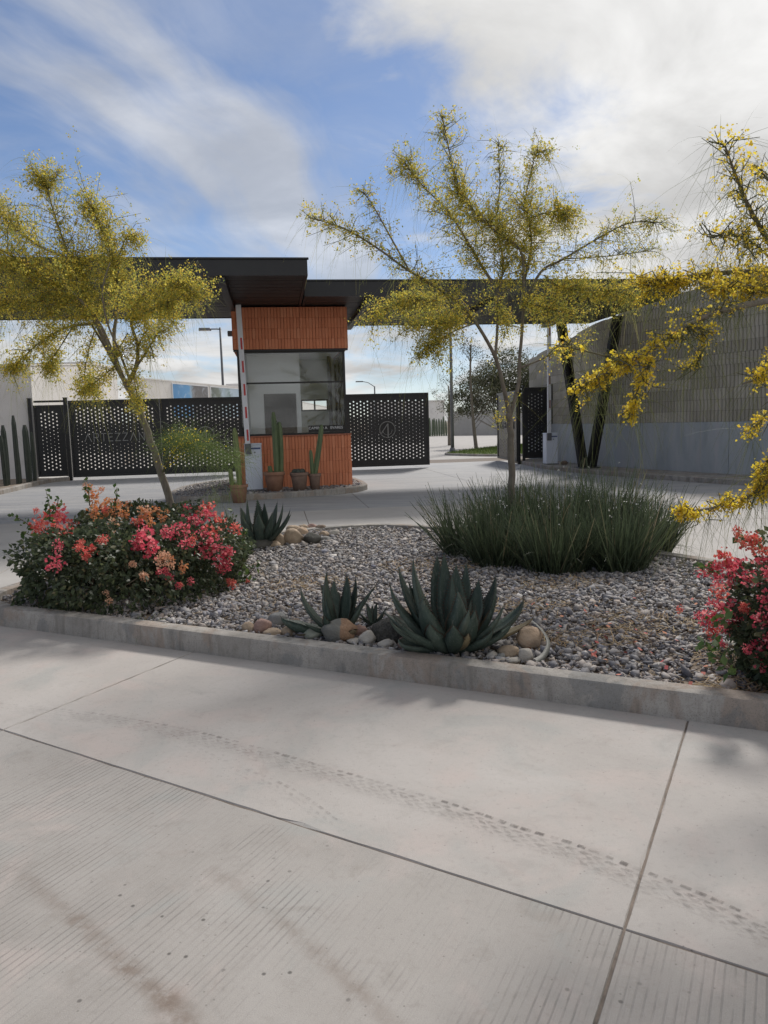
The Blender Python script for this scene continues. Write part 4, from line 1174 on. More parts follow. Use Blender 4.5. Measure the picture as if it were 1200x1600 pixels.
def barkmat(name, c0, c1):
    m_, N = newmat(name)
    t = N.n('ShaderNodeTexCoord').outputs['Object']
    f = N.noise(N.mapv(t, (9, 9, 3)), 3, 6, .65)
    col = ramp(N, f, [(.3, c0), (.7, c1)])
    g_ = N.noise(t, 3.2, 4, .6)
    col = N.mix(N.m('MULTIPLY', N.ss(g_, .5, .7), .35), col, (.13, .14, .07))
    finish(N, col, .85, N.noise(N.mapv(t, (30, 30, 8)), 3, 5, .7), .6, .008, spec=.25)
    return m_
M_BARK = barkmat('palo_verde_bark', (.13, .11, .09), (.235, .205, .17))
M_TWIG = barkmat('twig_bark', (.10, .095, .055), (.17, .155, .09))
M_FROND = island_mat('frond_green', [(0, (.16, .18, .06)), (.4, (.26, .28, .09)), (.75, (.36, .36, .12)), (1, (.42, .36, .14))], .6, .6)
M_FRONDN = island_mat('dark_frond_green', [(0, (.07, .085, .035)), (.5, (.12, .14, .05)), (1, (.18, .19, .07))], .6, .45)
M_FRONDG = island_mat('fresh_frond_green', [(0, (.09, .14, .04)), (.5, (.14, .20, .06)), (1, (.22, .27, .10))], .6, .5)
M_FLOWER = island_mat('yellow_blossom', [(0, (.60, .46, .06)), (.18, (.74, .56, .05)), (.5, (.86, .68, .05)), (.8, (.88, .74, .14)), (.93, (.82, .52, .08)), (1, (.55, .50, .14))], .6, .65)
M_FLOWERD = island_mat('olive_blossom', [(0, (.27, .32, .08)), (.30, (.44, .43, .10)), (.5, (.70, .57, .08)), (.75, (.80, .67, .13)), (.9, (.64, .42, .08)), (1, (.36, .42, .13))], .6, .65)

def palo_verde(label, root, trunk, limbs, sprays, mats, group, thin=.8):
    """trunk / limbs: (points, r0, r1); sprays: dict(p, n twigs, L twig, pet petals per twig, fil fronds per twig, ...)"""
    t = empty('palo_verde_tree', root); tag(t, label, 'tree', group)
    rt = Vector(root); allax = []
    def wood(name, pts, r0, r1, k=5, n=9):
        P = catmull([Vector(p) - rt for p in pts], k)
        P = [p + Vector((random.gauss(0, r1 * .15), random.gauss(0, r1 * .15), 0)) if 0 < i < len(P) - 1 else p for i, p in enumerate(P)]
        m_ = len(P) - 1
        rr = [r0 + (r1 - r0) * (i / m_) ** .8 for i in range(len(P))]
        MB().tube(P, rr, n).build(name, M_BARK, t)
        return P
    wood('trunk', *trunk, n=12)
    for (pts, r0, r1) in limbs: wood('limb', pts, r0, r1)
    tw = MB(); FV, PV = [], []
    for s in sprays:
        s = dict(s); near = s.get('near', 0)
        if not near: s['fil'] = max(2, int(s['fil'] * .5)); s['L'] *= 1.3; s['pet'] = int(s['pet'] * thin); s.setdefault('spread', 1.05)
        P = catmull([Vector(p) - rt for p in s['p']], 6)
        if s.get('r0'): tw.tube(P, [s['r0'] + (.004 - s['r0']) * i / (len(P) - 1) for i in range(len(P))], 5)
        A = np.array([tuple(p) for p in P]); n = s['n']
        u = (s.get('from', 0) + (1 - s.get('from', 0)) * rng.uniform(0, 1, n) ** s.get('bias', .8)) * (len(A) - 1.001)
        i0 = u.astype(int); q = (u - i0)[:, None]
        B = A[i0] * (1 - q) + A[i0 + 1] * q
        T = unit(A[i0 + 1] - A[i0])
        spread = s.get('spread', .9)
        D = unit(T * .75 + rng.normal(0, spread, (n, 3)) * np.array([1, .8, .75]) + np.array([0, 0, s.get('up', .1)]))
        L = s['L'] * rng.uniform(.35, 1.0, n) * np.where(rng.uniform(0, 1, n) < .16, 1.5, 1.0)
        for b, d, l in zip(B, D, L):
            m1 = b + d * l * .5 + rng.normal(0, .02, 3); e = b + d * l + np.array([0, 0, -.12 * l]) + rng.normal(0, .03, 3)
            tw.tube([b, m1, e], [.0042, .003, .0016], 3, cap=False)
        k = s['fil']
        if k:
            idx = np.repeat(np.arange(n), k); m = len(idx)
            f_ = rng.uniform(.1, 1.05, m)[:, None]
            Pp = B[idx] + D[idx] * L[idx][:, None] * f_
            Dd = unit(D[idx] * .6 + rng.normal(0, .75, (m, 3)) + np.array([0, 0, s.get('fup', -.45)]))
            Ll = rng.uniform(*s.get('fl', (.12, .38)), m)
            FV.append(filaments(Pp, Dd, Ll, np.full(m, s.get('fw', .0030)), rng.uniform(.05, s.get('droop', 1.0), m), 4))
        k = s['pet']
        if k:
            nc = max(1, n * k // 7)                       # blossoms sit in small loose clusters of about seven petals
            idx = rng.integers(0, n, nc)
            f_ = rng.uniform(.05, 1.05, nc)[:, None]
            C = B[idx] + D[idx] * L[idx][:, None] * f_ + rng.normal(0, s.get('sig', .045), (nc, 3))
            C = np.repeat(C, 7, 0) + rng.normal(0, s.get('clus', .02) * rng.uniform(.5, 1.4, (nc, 1)).repeat(7, 0), (nc * 7, 3))
            m = len(C); sz = rng.uniform(*s.get('ps', (.012, .026)), m)
            PV.append(leaf_quads(C, sz, sz * rng.uniform(.6, .95, m)))
    tw.build('twigs', M_TWIG, t)['kind'] = 'stuff'
    if FV: npobj('fronds', *join(FV), mats[0], t)['kind'] = 'stuff'
    if PV: npobj('blossoms', *join(PV), mats[1], t)['kind'] = 'stuff'
    return t

GRP = 'flowering palo verde trees on the island'
# ---- left tree
tL = palo_verde('leaning palo verde with a dense olive yellow crown, rising from the left bougainvillea', (-2.174, 8.1, 0.121),
    ([(-2.174, 8.1, 0.121), (-2.234, 8.12, 0.575), (-2.378, 8.15, 1.149), (-2.549, 8.2, 1.673), (-2.684, 8.2, 1.991)], .045, .034),
    [([(-2.684, 8.2, 1.991), (-2.84, 8.25, 2.331), (-2.986, 8.3, 2.625), (-3.11, 8.3, 2.958), (-3.226, 8.35, 3.298), (-3.313, 8.3, 3.645), (-3.392, 8.3, 3.993)], .028, .006),
     ([(-2.685, 8.2, 1.977), (-2.763, 8.1, 2.302), (-2.863, 8.0, 2.616), (-3.075, 7.9, 2.891), (-3.337, 7.8, 3.066), (-3.59, 7.7, 3.235), (-3.897, 7.6, 3.37)], .022, .006),
     ([(-2.68, 8.2, 1.951), (-2.551, 8.15, 2.136), (-2.5, 8.1, 2.36), (-2.518, 8.0, 2.607), (-2.362, 7.9, 2.828), (-2.073, 7.8, 2.903), (-1.769, 7.75, 2.935)], .026, .006),
     ([(-2.765, 8.2, 2.192), (-2.82, 8.35, 2.527), (-2.793, 8.5, 2.882), (-2.844, 8.6, 3.238), (-2.989, 8.7, 3.668), (-3.11, 8.7, 3.941)], .024, .006),
     ([(-2.986, 8.3, 2.625), (-3.34, 8.4, 2.601), (-3.682, 8.5, 2.465), (-3.981, 8.5, 2.221)], .018, .005),
     ([(-3.226, 8.35, 3.298), (-3.602, 8.5, 3.472), (-3.93, 8.6, 3.723), (-4.168, 8.6, 4.008)], .016, .005),
     ([(-2.551, 8.15, 2.136), (-2.419, 8.35, 2.416), (-2.309, 8.5, 2.666), (-2.214, 8.5, 2.866)], .014, .005),
     ([(-2.721, 8.2, 2.045), (-2.95, 8.35, 2.43), (-3.176, 8.5, 2.744), (-3.443, 8.6, 3.051), (-3.672, 8.7, 3.348)], .018, .005),
     ([(-2.63, 8.2, 1.989), (-2.662, 8.0, 2.303), (-2.726, 7.9, 2.568), (-2.721, 7.8, 2.865), (-2.626, 7.8, 3.138)], .015, .005)],
    [dict(p=[(-2.986, 8.3, 2.625), (-3.11, 8.3, 2.958), (-3.226, 8.35, 3.298)], n=90, L=.42, pet=95, fil=11, spread=1.0),
     dict(p=[(-3.226, 8.35, 3.298), (-3.313, 8.3, 3.645), (-3.392, 8.3, 3.993), (-3.413, 8.3, 4.063)], n=60, L=.24, pet=60, fil=9, spread=.9),
     dict(p=[(-2.876, 8.0, 2.616), (-3.075, 7.9, 2.891), (-3.339, 7.8, 3.047), (-3.595, 7.7, 3.175), (-3.846, 7.6, 3.25)], n=120, L=.42, pet=100, fil=11, spread=1.0),
     dict(p=[(-3.0, 8.2, 2.841), (-3.423, 8.1, 2.837), (-3.837, 8.0, 2.802), (-4.159, 8.0, 2.842)], n=100, L=.34, pet=100, fil=10, r0=.01),
     dict(p=[(-2.518, 8.0, 2.607), (-2.362, 7.9, 2.828), (-2.073, 7.8, 2.903), (-1.916, 7.75, 2.89), (-1.851, 7.75, 2.814)], n=58, L=.24, pet=95, fil=9, spread=.9),
     dict(p=[(-2.518, 8.0, 2.607), (-2.259, 7.8, 2.667), (-2.018, 7.7, 2.738)], n=40, L=.20, pet=90, fil=8, r0=.008),
     dict(p=[(-2.793, 8.5, 2.882), (-2.844, 8.6, 3.238), (-2.989, 8.7, 3.668), (-3.11, 8.7, 3.941)], n=90, L=.34, pet=90, fil=10),
     dict(p=[(-2.844, 8.6, 3.238), (-2.72, 8.6, 3.537), (-2.628, 8.6, 3.568)], n=30, L=.18, pet=60, fil=8, r0=.008),
     dict(p=[(-3.34, 8.4, 2.601), (-3.682, 8.5, 2.465), (-3.967, 8.5, 2.22)], n=52, L=.20, pet=85, fil=9, spread=.9, up=-.2),
     dict(p=[(-3.224, 8.4, 2.678), (-3.439, 8.4, 2.381), (-3.605, 8.4, 2.183)], n=26, L=.18, pet=75, fil=10, r0=.008, up=-.3),
     dict(p=[(-2.988, 8.3, 2.592), (-3.126, 8.4, 2.339), (-3.187, 8.4, 2.069), (-3.142, 8.4, 1.918)], n=30, L=.15, pet=85, fil=9, r0=.007, up=-.3),
     dict(p=[(-2.765, 8.2, 2.179), (-2.936, 8.2, 2.051), (-3.091, 8.2, 1.949)], n=18, L=.13, pet=85, fil=8, r0=.006, up=-.2),
     dict(p=[(-2.565, 8.05, 2.13), (-2.516, 8.0, 1.93), (-2.505, 8.0, 1.702)], n=18, L=.10, pet=75, fil=9, r0=.006, up=-.6),
     dict(p=[(-3.602, 8.5, 3.472), (-3.93, 8.6, 3.723), (-4.136, 8.6, 3.974)], n=60, L=.32, pet=75, fil=9),
     dict(p=[(-2.419, 8.35, 2.416), (-2.309, 8.5, 2.666), (-2.217, 8.5, 2.812)], n=24, L=.16, pet=75, fil=8),
     dict(p=[(-2.502, 8.1, 2.327), (-2.376, 8.0, 2.475), (-2.314, 8.0, 2.216)], n=20, L=.15, pet=65, fil=9, r0=.006, up=-.3),
     dict(p=[(-2.591, 8.1, 2.492), (-2.72, 8.0, 2.227), (-2.602, 8.0, 2.321)], n=24, L=.18, pet=30, fil=6, r0=.006)],
    (M_FROND, M_FLOWERD), GRP, 1.0)
# its low fresh branch of feathery fronds
r_ = Vector((-2.174, 8.1, 0.121))
br = MB().tube([Vector(p) - r_ for p in ((-2.331, 8.13, 1.041), (-2.205, 8.0, 1.199), (-2.045, 7.9, 1.336), (-1.841, 7.8, 1.385), (-1.622, 7.75, 1.29), (-1.445, 7.7, 1.185))], [.012, .011, .009, .007, .005, .004], 6).build('low_branch', M_TWIG, tL)
br.data.name = 'low_branch'
def feather(axes, n, L, fw, droop, fup=-.1):
    out = []
    for pts, nn in axes:
        P = catmull([Vector(p) - r_ for p in pts], 6); A = np.array([tuple(p) for p in P])
        u = rng.uniform(0, len(A) - 1.01, nn); i0 = u.astype(int); q = (u - i0)[:, None]
        B = A[i0] * (1 - q) + A[i0 + 1] * q + rng.normal(0, .02, (nn, 3)); T = unit(A[i0 + 1] - A[i0])
        D = unit(T * .5 + rng.normal(0, .7, (nn, 3)) + np.array([.2, 0, fup]))
        out.append(filaments(B, D, rng.uniform(*L, nn), np.full(nn, fw), rng.uniform(.2, droop, nn), 4))
    return join(out)
fo = []
for (pc, sx, nn, l0, l1) in (((-2.03, 7.85, 1.363), .13, 620, .14, .36), ((-1.844, 7.8, 1.333), .12, 480, .12, .32), ((-1.608, 7.75, 1.193), .14, 480, .12, .30), ((-2.097, 7.9, 1.442), .06, 150, .12, .34)):
    c_ = np.array(pc) - np.array(r_) + rng.normal(0, 1, (nn, 3)) * np.array([sx, .12, .055])
    D = unit(rng.normal(0, 1, (nn, 3)) * np.array([1, .8, .75]) + np.array([.1, 0, .10]))
    fo.append(filaments(c_, D, rng.uniform(l0, l1, nn), np.full(nn, .003), rng.uniform(.0, .7, nn), 4))
npobj('fronds', *join(fo), M_FRONDG, tL)['kind'] = 'stuff'
hv, hf = feather([([(-1.606, 7.6, 1.01), (-1.709, 7.6, 0.854), (-1.833, 7.6, 0.678)], 60), ([(-1.434, 7.6, 1.024), (-1.616, 7.6, 0.819), (-1.796, 7.6, 0.664)], 70)], 0, (.10, .3), .0028, .9, -.5)
npobj('fronds', hv, hf, M_FRONDG, tL)['kind'] = 'stuff'
ct = []
for (pa, nn) in (((-1.983, 7.8, 1.402), 60), ((-2.066, 7.8, 1.301), 20), ((-1.924, 7.8, 1.297), 30), ((-2.124, 7.85, 1.203), 14)):
    ct.append(np.array(pa) - np.array(r_) + rng.normal(0, 1, (nn * 3, 3)) * np.array([.10, .08, .05]))
ct = np.concatenate(ct); sz = rng.uniform(.012, .024, len(ct))
npobj('blossoms', *leaf_quads(ct, sz, sz * .8), M_FLOWER, tL)['kind'] = 'stuff'

# ---- centre tree
palo_verde('slim forked palo verde with an airy crown growing out of the dark grass', (1.372, 8.2, 0.073),
    ([(1.372, 8.2, 0.073), (1.378, 8.2, 0.781), (1.369, 8.2, 1.26), (1.358, 8.2, 1.564)], .041, .033),
    [([(1.358, 8.2, 1.544), (1.285, 8.15, 1.852), (1.194, 8.1, 2.154), (0.981, 8.0, 2.498), (0.791, 7.9, 2.692), (0.315, 7.7, 2.954), (0.009, 7.6, 3.158), (-0.287, 7.5, 3.319), (-0.566, 7.4, 3.394)], .026, .005),
     ([(1.2, 8.1, 2.141), (1.238, 8.2, 2.432), (1.263, 8.3, 2.74), (1.337, 8.4, 3.152), (1.289, 8.5, 3.571), (1.343, 8.6, 4.025), (1.326, 8.6, 4.419)], .017, .004),
     ([(1.364, 8.2, 1.531), (1.464, 8.25, 1.865), (1.489, 8.3, 2.136), (1.525, 8.3, 2.535), (1.535, 8.3, 2.93), (1.488, 8.25, 3.247), (1.156, 8.1, 3.457), (0.857, 8.0, 3.737), (0.751, 7.9, 4.074), (0.663, 7.8, 4.451)], .024, .005),
     ([(1.191, 8.25, 2.931), (0.981, 8.3, 3.304), (0.762, 8.4, 3.69), (0.504, 8.5, 3.986), (0.294, 8.5, 4.264)], .016, .005),
     ([(1.519, 8.3, 2.667), (1.696, 8.2, 3.005), (1.905, 8.1, 3.108), (2.237, 8.0, 3.285), (2.526, 7.9, 3.401), (2.789, 7.8, 3.369)], .017, .004),
     ([(1.528, 8.3, 2.865), (1.657, 8.5, 3.363), (1.624, 8.6, 3.853), (1.715, 8.6, 4.246)], .015, .004),
     ([(0.315, 7.7, 2.954), (0.136, 7.7, 3.284), (-0.011, 7.7, 3.557), (-0.111, 7.7, 3.708)], .011, .004),
     ([(0.981, 8.0, 2.498), (0.661, 8.2, 2.741), (0.332, 8.3, 2.766), (-0.043, 8.4, 2.658)], .014, .004),
     ([(1.488, 8.3, 2.036), (1.713, 8.3, 2.117), (1.928, 8.2, 2.215), (2.163, 8.2, 2.242)], .012, .004),
     ([(0.98, 8.0, 2.479), (0.728, 7.9, 2.379), (0.48, 7.8, 2.217)], .010, .004)],
    [dict(p=[(0.315, 7.7, 2.954), (0.009, 7.6, 3.158), (-0.287, 7.5, 3.319), (-0.566, 7.4, 3.394)], n=70, L=.16, pet=26, fil=7, spread=.8),
     dict(p=[(0.981, 8.0, 2.498), (0.631, 7.8, 2.774), (0.315, 7.7, 2.954)], n=60, L=.26, pet=30, fil=6),
     dict(p=[(0.136, 7.7, 3.284), (-0.011, 7.7, 3.557), (-0.111, 7.7, 3.708)], n=26, L=.12, pet=24, fil=6),
     dict(p=[(0.661, 8.2, 2.741), (0.332, 8.3, 2.766), (-0.078, 8.4, 2.645)], n=70, L=.26, pet=75, fil=8, up=-.1),
     dict(p=[(0.728, 7.9, 2.379), (0.48, 7.8, 2.217)], n=40, L=.20, pet=65, fil=9, up=-.2),
     dict(p=[(0.837, 8.0, 2.515), (0.625, 7.8, 2.464), (0.302, 7.7, 2.429)], n=50, L=.22, pet=75, fil=8, r0=.006, up=-.15),
     dict(p=[(1.263, 8.3, 2.74), (1.337, 8.4, 3.152), (1.289, 8.5, 3.571)], n=70, L=.32, pet=45, fil=8),
     dict(p=[(1.289, 8.5, 3.571), (1.343, 8.6, 4.025), (1.326, 8.6, 4.419)], n=46, L=.17, pet=20, fil=7),
     dict(p=[(1.488, 8.25, 3.247), (1.156, 8.1, 3.457), (0.857, 8.0, 3.737)], n=90, L=.32, pet=65, fil=9),
     dict(p=[(0.857, 8.0, 3.737), (0.751, 7.9, 4.074), (0.65, 7.8, 4.451)], n=50, L=.16, pet=30, fil=8, fup=-.5),
     dict(p=[(0.762, 8.4, 3.69), (0.504, 8.5, 3.986), (0.293, 8.5, 4.251)], n=56, L=.20, pet=48, fil=8),
     dict(p=[(1.131, 8.2, 2.988), (0.981, 8.3, 3.304), (0.762, 8.4, 3.658)], n=60, L=.30, pet=50, fil=8),
     dict(p=[(1.696, 8.2, 3.005), (1.905, 8.1, 3.108), (2.237, 8.0, 3.285), (2.526, 7.9, 3.401), (2.789, 7.8, 3.369)], n=76, L=.20, pet=24, fil=8, up=-.05),
     dict(p=[(1.528, 8.3, 2.865), (1.657, 8.5, 3.363), (1.623, 8.6, 3.786)], n=90, L=.34, pet=70, fil=9),
     dict(p=[(1.623, 8.6, 3.786), (1.715, 8.6, 4.246), (1.784, 8.6, 4.342)], n=36, L=.18, pet=48, fil=7),
     dict(p=[(1.639, 8.4, 3.602), (1.886, 8.3, 3.634), (2.019, 8.3, 3.534)], n=50, L=.24, pet=70, fil=9, r0=.007),
     dict(p=[(1.729, 8.2, 2.972), (1.882, 8.0, 2.804), (2.179, 7.9, 2.767), (2.501, 7.8, 2.692)], n=80, L=.22, pet=75, fil=8, r0=.008, up=-.15),
     dict(p=[(1.533, 8.3, 2.733), (1.707, 8.1, 2.633), (2.012, 8.0, 2.547)], n=50, L=.20, pet=60, fil=8, r0=.007, up=-.15),
     dict(p=[(1.905, 8.1, 3.108), (2.335, 8.0, 3.107), (2.72, 7.9, 3.125)], n=36, L=.16, pet=18, fil=8, r0=.006),
     dict(p=[(1.713, 8.3, 2.117), (1.928, 8.2, 2.215), (2.163, 8.2, 2.242)], n=20, L=.12, pet=30, fil=6),
     dict(p=[(1.263, 8.3, 2.74), (1.28, 8.2, 2.594), (1.325, 8.2, 2.396)], n=22, L=.16, pet=60, fil=7),
     dict(p=[(1.427, 8.2, 1.784), (1.351, 8.2, 1.598), (1.289, 8.2, 1.499)], n=8, L=.10, pet=26, fil=8, up=-.3)],
    (M_FROND, M_FLOWERD), GRP, .85)

# ---- right tree, nearest: only its left boughs reach into view
palo_verde('near palo verde reaching in from the right edge with bright yellow blossom sprays', (3.05, 4.6, .1),
    ([(3.05, 4.6, .1), (3.0, 4.58, .8), (2.9, 4.5, 1.4), (2.8, 4.4, 1.9)], .065, .05),
    [([(2.8, 4.4, 1.9), (2.397, 4.2, 1.912), (2.216, 4.2, 2.185), (1.989, 4.1, 2.43), (1.839, 4.0, 2.596), (1.7, 3.9, 2.792)], .030, .004),
     ([(2.9, 4.5, 1.4), (2.595, 4.3, 1.918), (2.2, 4.1, 2.07), (1.807, 3.9, 2.025), (1.545, 3.8, 1.951), (1.325, 3.7, 1.825), (1.083, 3.6, 1.72), (0.921, 3.6, 1.634)], .026, .004),
     ([(2.8, 4.4, 1.9), (2.54, 4.4, 2.107), (2.198, 4.3, 2.237), (1.873, 4.2, 2.244), (1.596, 4.1, 2.21), (1.347, 4.0, 2.173)], .022, .004),
     ([(2.95, 4.52, 1.1), (2.248, 3.9, 1.309), (2.004, 3.8, 1.208), (1.849, 3.8, 1.101), (1.615, 3.7, 1.048), (1.409, 3.6, 1.041)], .018, .004),
     ([(2.2, 4.1, 2.07), (2.072, 4.0, 1.834), (1.929, 3.9, 1.686), (1.817, 3.9, 1.642)], .012, .004)],
    [dict(near=1, p=[(2.007, 4.1, 2.398), (1.839, 4.0, 2.596), (1.7, 3.9, 2.792)], n=54, L=.12, pet=11, fil=4, fl=(.1, .42), fup=-.9, fw=.0022, ps=(.010, .020), clus=.012),
     dict(near=1, p=[(2.291, 4.3, 2.57), (2.167, 4.3, 2.673), (2.077, 4.3, 2.781)], n=27, L=.12, pet=11, fil=4, fl=(.1, .38), fup=-.9, r0=.006, fw=.0022, ps=(.010, .020), clus=.012),
     dict(near=1, p=[(2.026, 4.1, 2.301), (1.845, 4.0, 2.379), (1.625, 3.9, 2.362)], n=45, L=.14, pet=14, fil=4, fl=(.1, .35), r0=.006, fw=.0022, ps=(.010, .020), clus=.014),
     dict(near=1, p=[(2.233, 4.3, 2.243), (1.874, 4.2, 2.234), (1.597, 4.1, 2.197), (1.363, 4.0, 2.153)], sig=.014, n=86, L=.15, pet=36, fil=4, clus=.014, ps=(.010, .021), fl=(.1, .3)),
     dict(near=1, p=[(2.184, 4.2, 2.119), (1.964, 4.1, 2.141), (1.721, 4.0, 2.125)], sig=.014, n=45, L=.13, pet=41, fil=3, r0=.006, clus=.014, ps=(.010, .021)),
     dict(near=1, p=[(1.807, 3.9, 2.025), (1.545, 3.8, 1.951), (1.385, 3.7, 1.853)], n=40, L=.09, pet=11, fil=4, fw=.0022, clus=.012, ps=(.009, .019), fl=(.12, .4), fup=-.6),
     dict(near=1, p=[(1.415, 3.7, 1.867), (1.218, 3.65, 1.779), (1.054, 3.6, 1.706), (0.921, 3.6, 1.628)], sig=.014, n=59, L=.07, pet=27, fil=3, fw=.0022, clus=.012, ps=(.009, .019), up=-.15),
     dict(near=1, p=[(1.26, 3.6, 1.774), (1.202, 3.6, 1.644), (1.159, 3.6, 1.527)], sig=.014, n=24, L=.07, pet=32, fil=3, r0=.004, fw=.0022, clus=.012, ps=(.009, .019), up=-.4),
     dict(near=1, p=[(1.157, 3.6, 1.733), (1.083, 3.6, 1.764), (0.906, 3.6, 1.812), (0.817, 3.6, 1.829)], sig=.014, n=18, L=.05, pet=9, fil=2, r0=.004, fw=.0022, clus=.012, ps=(.009, .019)),
     dict(near=1, p=[(1.546, 3.8, 1.936), (1.579, 3.8, 1.813), (1.488, 3.8, 1.708)], sig=.014, n=18, L=.07, pet=14, fil=4, r0=.004, fw=.0022, clus=.012, ps=(.009, .019), up=-.3, fl=(.1, .35)),
     dict(near=1, p=[(2.04, 4.0, 1.819), (1.928, 3.9, 1.708), (1.874, 3.9, 1.672)], sig=.014, n=16, L=.07, pet=35, fil=4, fw=.0022, clus=.013, ps=(.010, .020), up=-.3),
     dict(near=1, p=[(2.095, 4.0, 1.639), (1.935, 3.9, 1.479), (1.881, 3.9, 1.423)], sig=.014, n=10, L=.06, pet=32, fil=4, r0=.005, fw=.0022, clus=.013, ps=(.010, .020), up=-.4),
     dict(near=1, p=[(1.988, 3.8, 1.209), (1.849, 3.8, 1.101), (1.615, 3.7, 1.048), (1.415, 3.6, 1.034)], sig=.014, n=56, L=.08, pet=28, fil=3, fw=.0022, clus=.013, ps=(.010, .020), fl=(.1, .30), fup=-.8),
     dict(near=1, p=[(1.952, 3.8, 1.352), (1.896, 3.8, 1.227), (1.864, 3.8, 1.117)], sig=.014, n=18, L=.07, pet=32, fil=3, r0=.005, fw=.0022, clus=.013, ps=(.010, .020), up=-.3)],
    (M_FRONDN, M_FLOWER), GRP)

# ------------------------------------------------------------------ bougainvillea bushes
M_BOUG = island_mat('bougainvillea_leaf', [(0, (.042, .056, .034)), (.4, (.062, .084, .046)), (.75, (.085, .112, .058)), (.92, (.13, .155, .07)), (1, (.19, .16, .09))], .5, .35)
M_BOUGL = island_mat('bougainvillea_young_leaf', [(0, (.05, .10, .03)), (.5, (.08, .14, .04)), (1, (.13, .18, .055))], .5, .35)
M_PINK = island_mat('pink_bract', [(0, (.46, .04, .08)), (.4, (.68, .10, .15)), (.75, (.78, .20, .23)), (1, (.80, .32, .32))], .6, .5)
M_CORAL = island_mat('coral_bract', [(0, (.54, .06, .06)), (.5, (.74, .17, .14)), (1, (.80, .32, .25))], .6, .5)
M_ORANGE = island_mat('orange_bract', [(0, (.58, .18, .06)), (.4, (.70, .30, .12)), (.8, (.74, .42, .22)), (1, (.70, .24, .16))], .6, .4)
M_PEACH = island_mat('peach_bract', [(0, (.66, .34, .20)), (.5, (.76, .50, .34)), (1, (.74, .42, .30))], .6, .4)
M_STEM = simple('brown_stem', (.09, .065, .04), (.15, .11, .07), 20, .8)
CLM = {}
for nm, mt in (('pink', M_PINK), ('coral', M_CORAL), ('orange', M_ORANGE), ('peach', M_PEACH)):
    CLM[nm] = []
    for v_ in range(3):
        n = 64; d = unit(rng.normal(0, 1, (n, 3))); r0 = rng.uniform(.3, 1.15, n)[:, None]
        C = d * r0 * np.array([1, 1, .9]); s_ = rng.uniform(.26, .50, n)
        V, F = leaf_quads(C, s_, s_ * .95, D=d)
        CLM[nm].append(npmesh('flower_cluster', V, F, mt))
def bougainvillea(label, root, blobs, nleaf, clusters, shoots, group='bougainvillea bushes on the island'):
    b = empty('bougainvillea_bush', root); tag(b, label, 'bush', group)
    rt = np.array(root); Cs, Ds = [], []
    wts = np.array([np.prod(r_) ** .67 for c, r_ in blobs]); wts = wts / wts.sum()
    for (c, r_), w in zip(blobs, wts):
        n = int(nleaf * w)
        d = unit(rng.normal(0, 1, (n, 3))); p_ = (np.abs(d) ** 4).sum(1) ** (-1 / 4)         # boxy mound
        lump = 1 + .17 * np.sin(d[:, 0] * 7 + c[0]) * np.cos(d[:, 2] * 6 + c[1] * 3)
        q = d * (p_ * lump * rng.uniform(.55, 1.0, n) ** .4)[:, None] * np.array(r_) + np.array(c)
        ok = q[:, 2] > .10; Cs.append(q[ok]); Ds.append(d[ok])
    C = np.concatenate(Cs) - rt; D = np.concatenate(Ds)
    L = rng.uniform(.030, .062, len(C))
    V, F = leaf_quads(C, L, L * .62, D=D * .7 + np.array([0, 0, -.35]))
    npobj('foliage', V, F, M_BOUG, b)['kind'] = 'stuff'
    st = MB()
    for k in range(46):
        c, r_ = random.choice(blobs); a_ = random.uniform(0, 6.28); q = random.uniform(.4, .98)
        e = Vector((c[0] + r_[0] * q * math.cos(a_), c[1] + r_[1] * q * math.sin(a_), c[2] + r_[2] * random.uniform(-.2, .8))) - Vector(root)
        s0 = Vector((c[0] + random.uniform(-.15, .15), c[1] + random.uniform(-.15, .15), .09)) - Vector(root)
        st.tube([s0, s0.lerp(e, .5) + Vector((0, 0, .1)), e], [.009, .006, .003], 4)
    st.build('stems', M_STEM, b)['kind'] = 'stuff'
    more = []
    for (p, rad, kind) in clusters:
        for q in range(random.choice((0, 1, 1))):
            k2 = kind if random.random() < .7 else random.choice({'pink': ('coral', 'pink'), 'coral': ('pink', 'orange'), 'orange': ('peach', 'coral'), 'peach': ('orange', 'peach')}[kind])
            more.append((tuple(Vector(p) + Vector((random.gauss(0, rad * 1.3), random.gauss(0, rad * .6), abs(random.gauss(0, rad * .9))))), rad * random.uniform(.45, .85), k2))
    for (p, rad, kind) in list(clusters) + more:
        o = meshobj('flower_cluster', random.choice(CLM[kind]), b, Vector(p) - Vector(root), (random.uniform(0, 6), random.uniform(0, 6), random.uniform(0, 6)))
        o.scale = (rad * random.uniform(.75, 1.1), rad * random.uniform(.75, 1.1), rad * random.uniform(.65, 1.0))
    for (p0, p1, nl) in shoots:
        a0, a1 = Vector(p0) - Vector(root), Vector(p1) - Vector(root)
        sh_ = MB().tube([a0, a0.lerp(a1, .5) + Vector((.015, 0, 0)), a1], [.006, .004, .002], 5).build('shoot', M_STEM, b)
        P = np.array([tuple(a0.lerp(a1, k / nl)) for k in range(nl + 1)]); P = np.repeat(P, 3, 0) + rng.normal(0, .018, (3 * (nl + 1), 3))
        L = rng.uniform(.035, .065, len(P))
        npobj('leaves', *leaf_quads(P, L, L * .6, D=rng.normal(0, 1, (len(P), 3)) + np.array([0, 0, .2])), M_BOUGL, sh_)['kind'] = 'stuff'
    return b
LB = [((-2.6, 6.36, 0.33), (0.4, 0.48, 0.34)), ((-2.12, 6.4, 0.33), (0.62, 0.74, 0.37)), ((-1.78, 6.85, 0.3), (0.5, 0.66, 0.32)), ((-2.35, 7.2, 0.34), (0.62, 0.55, 0.45))]
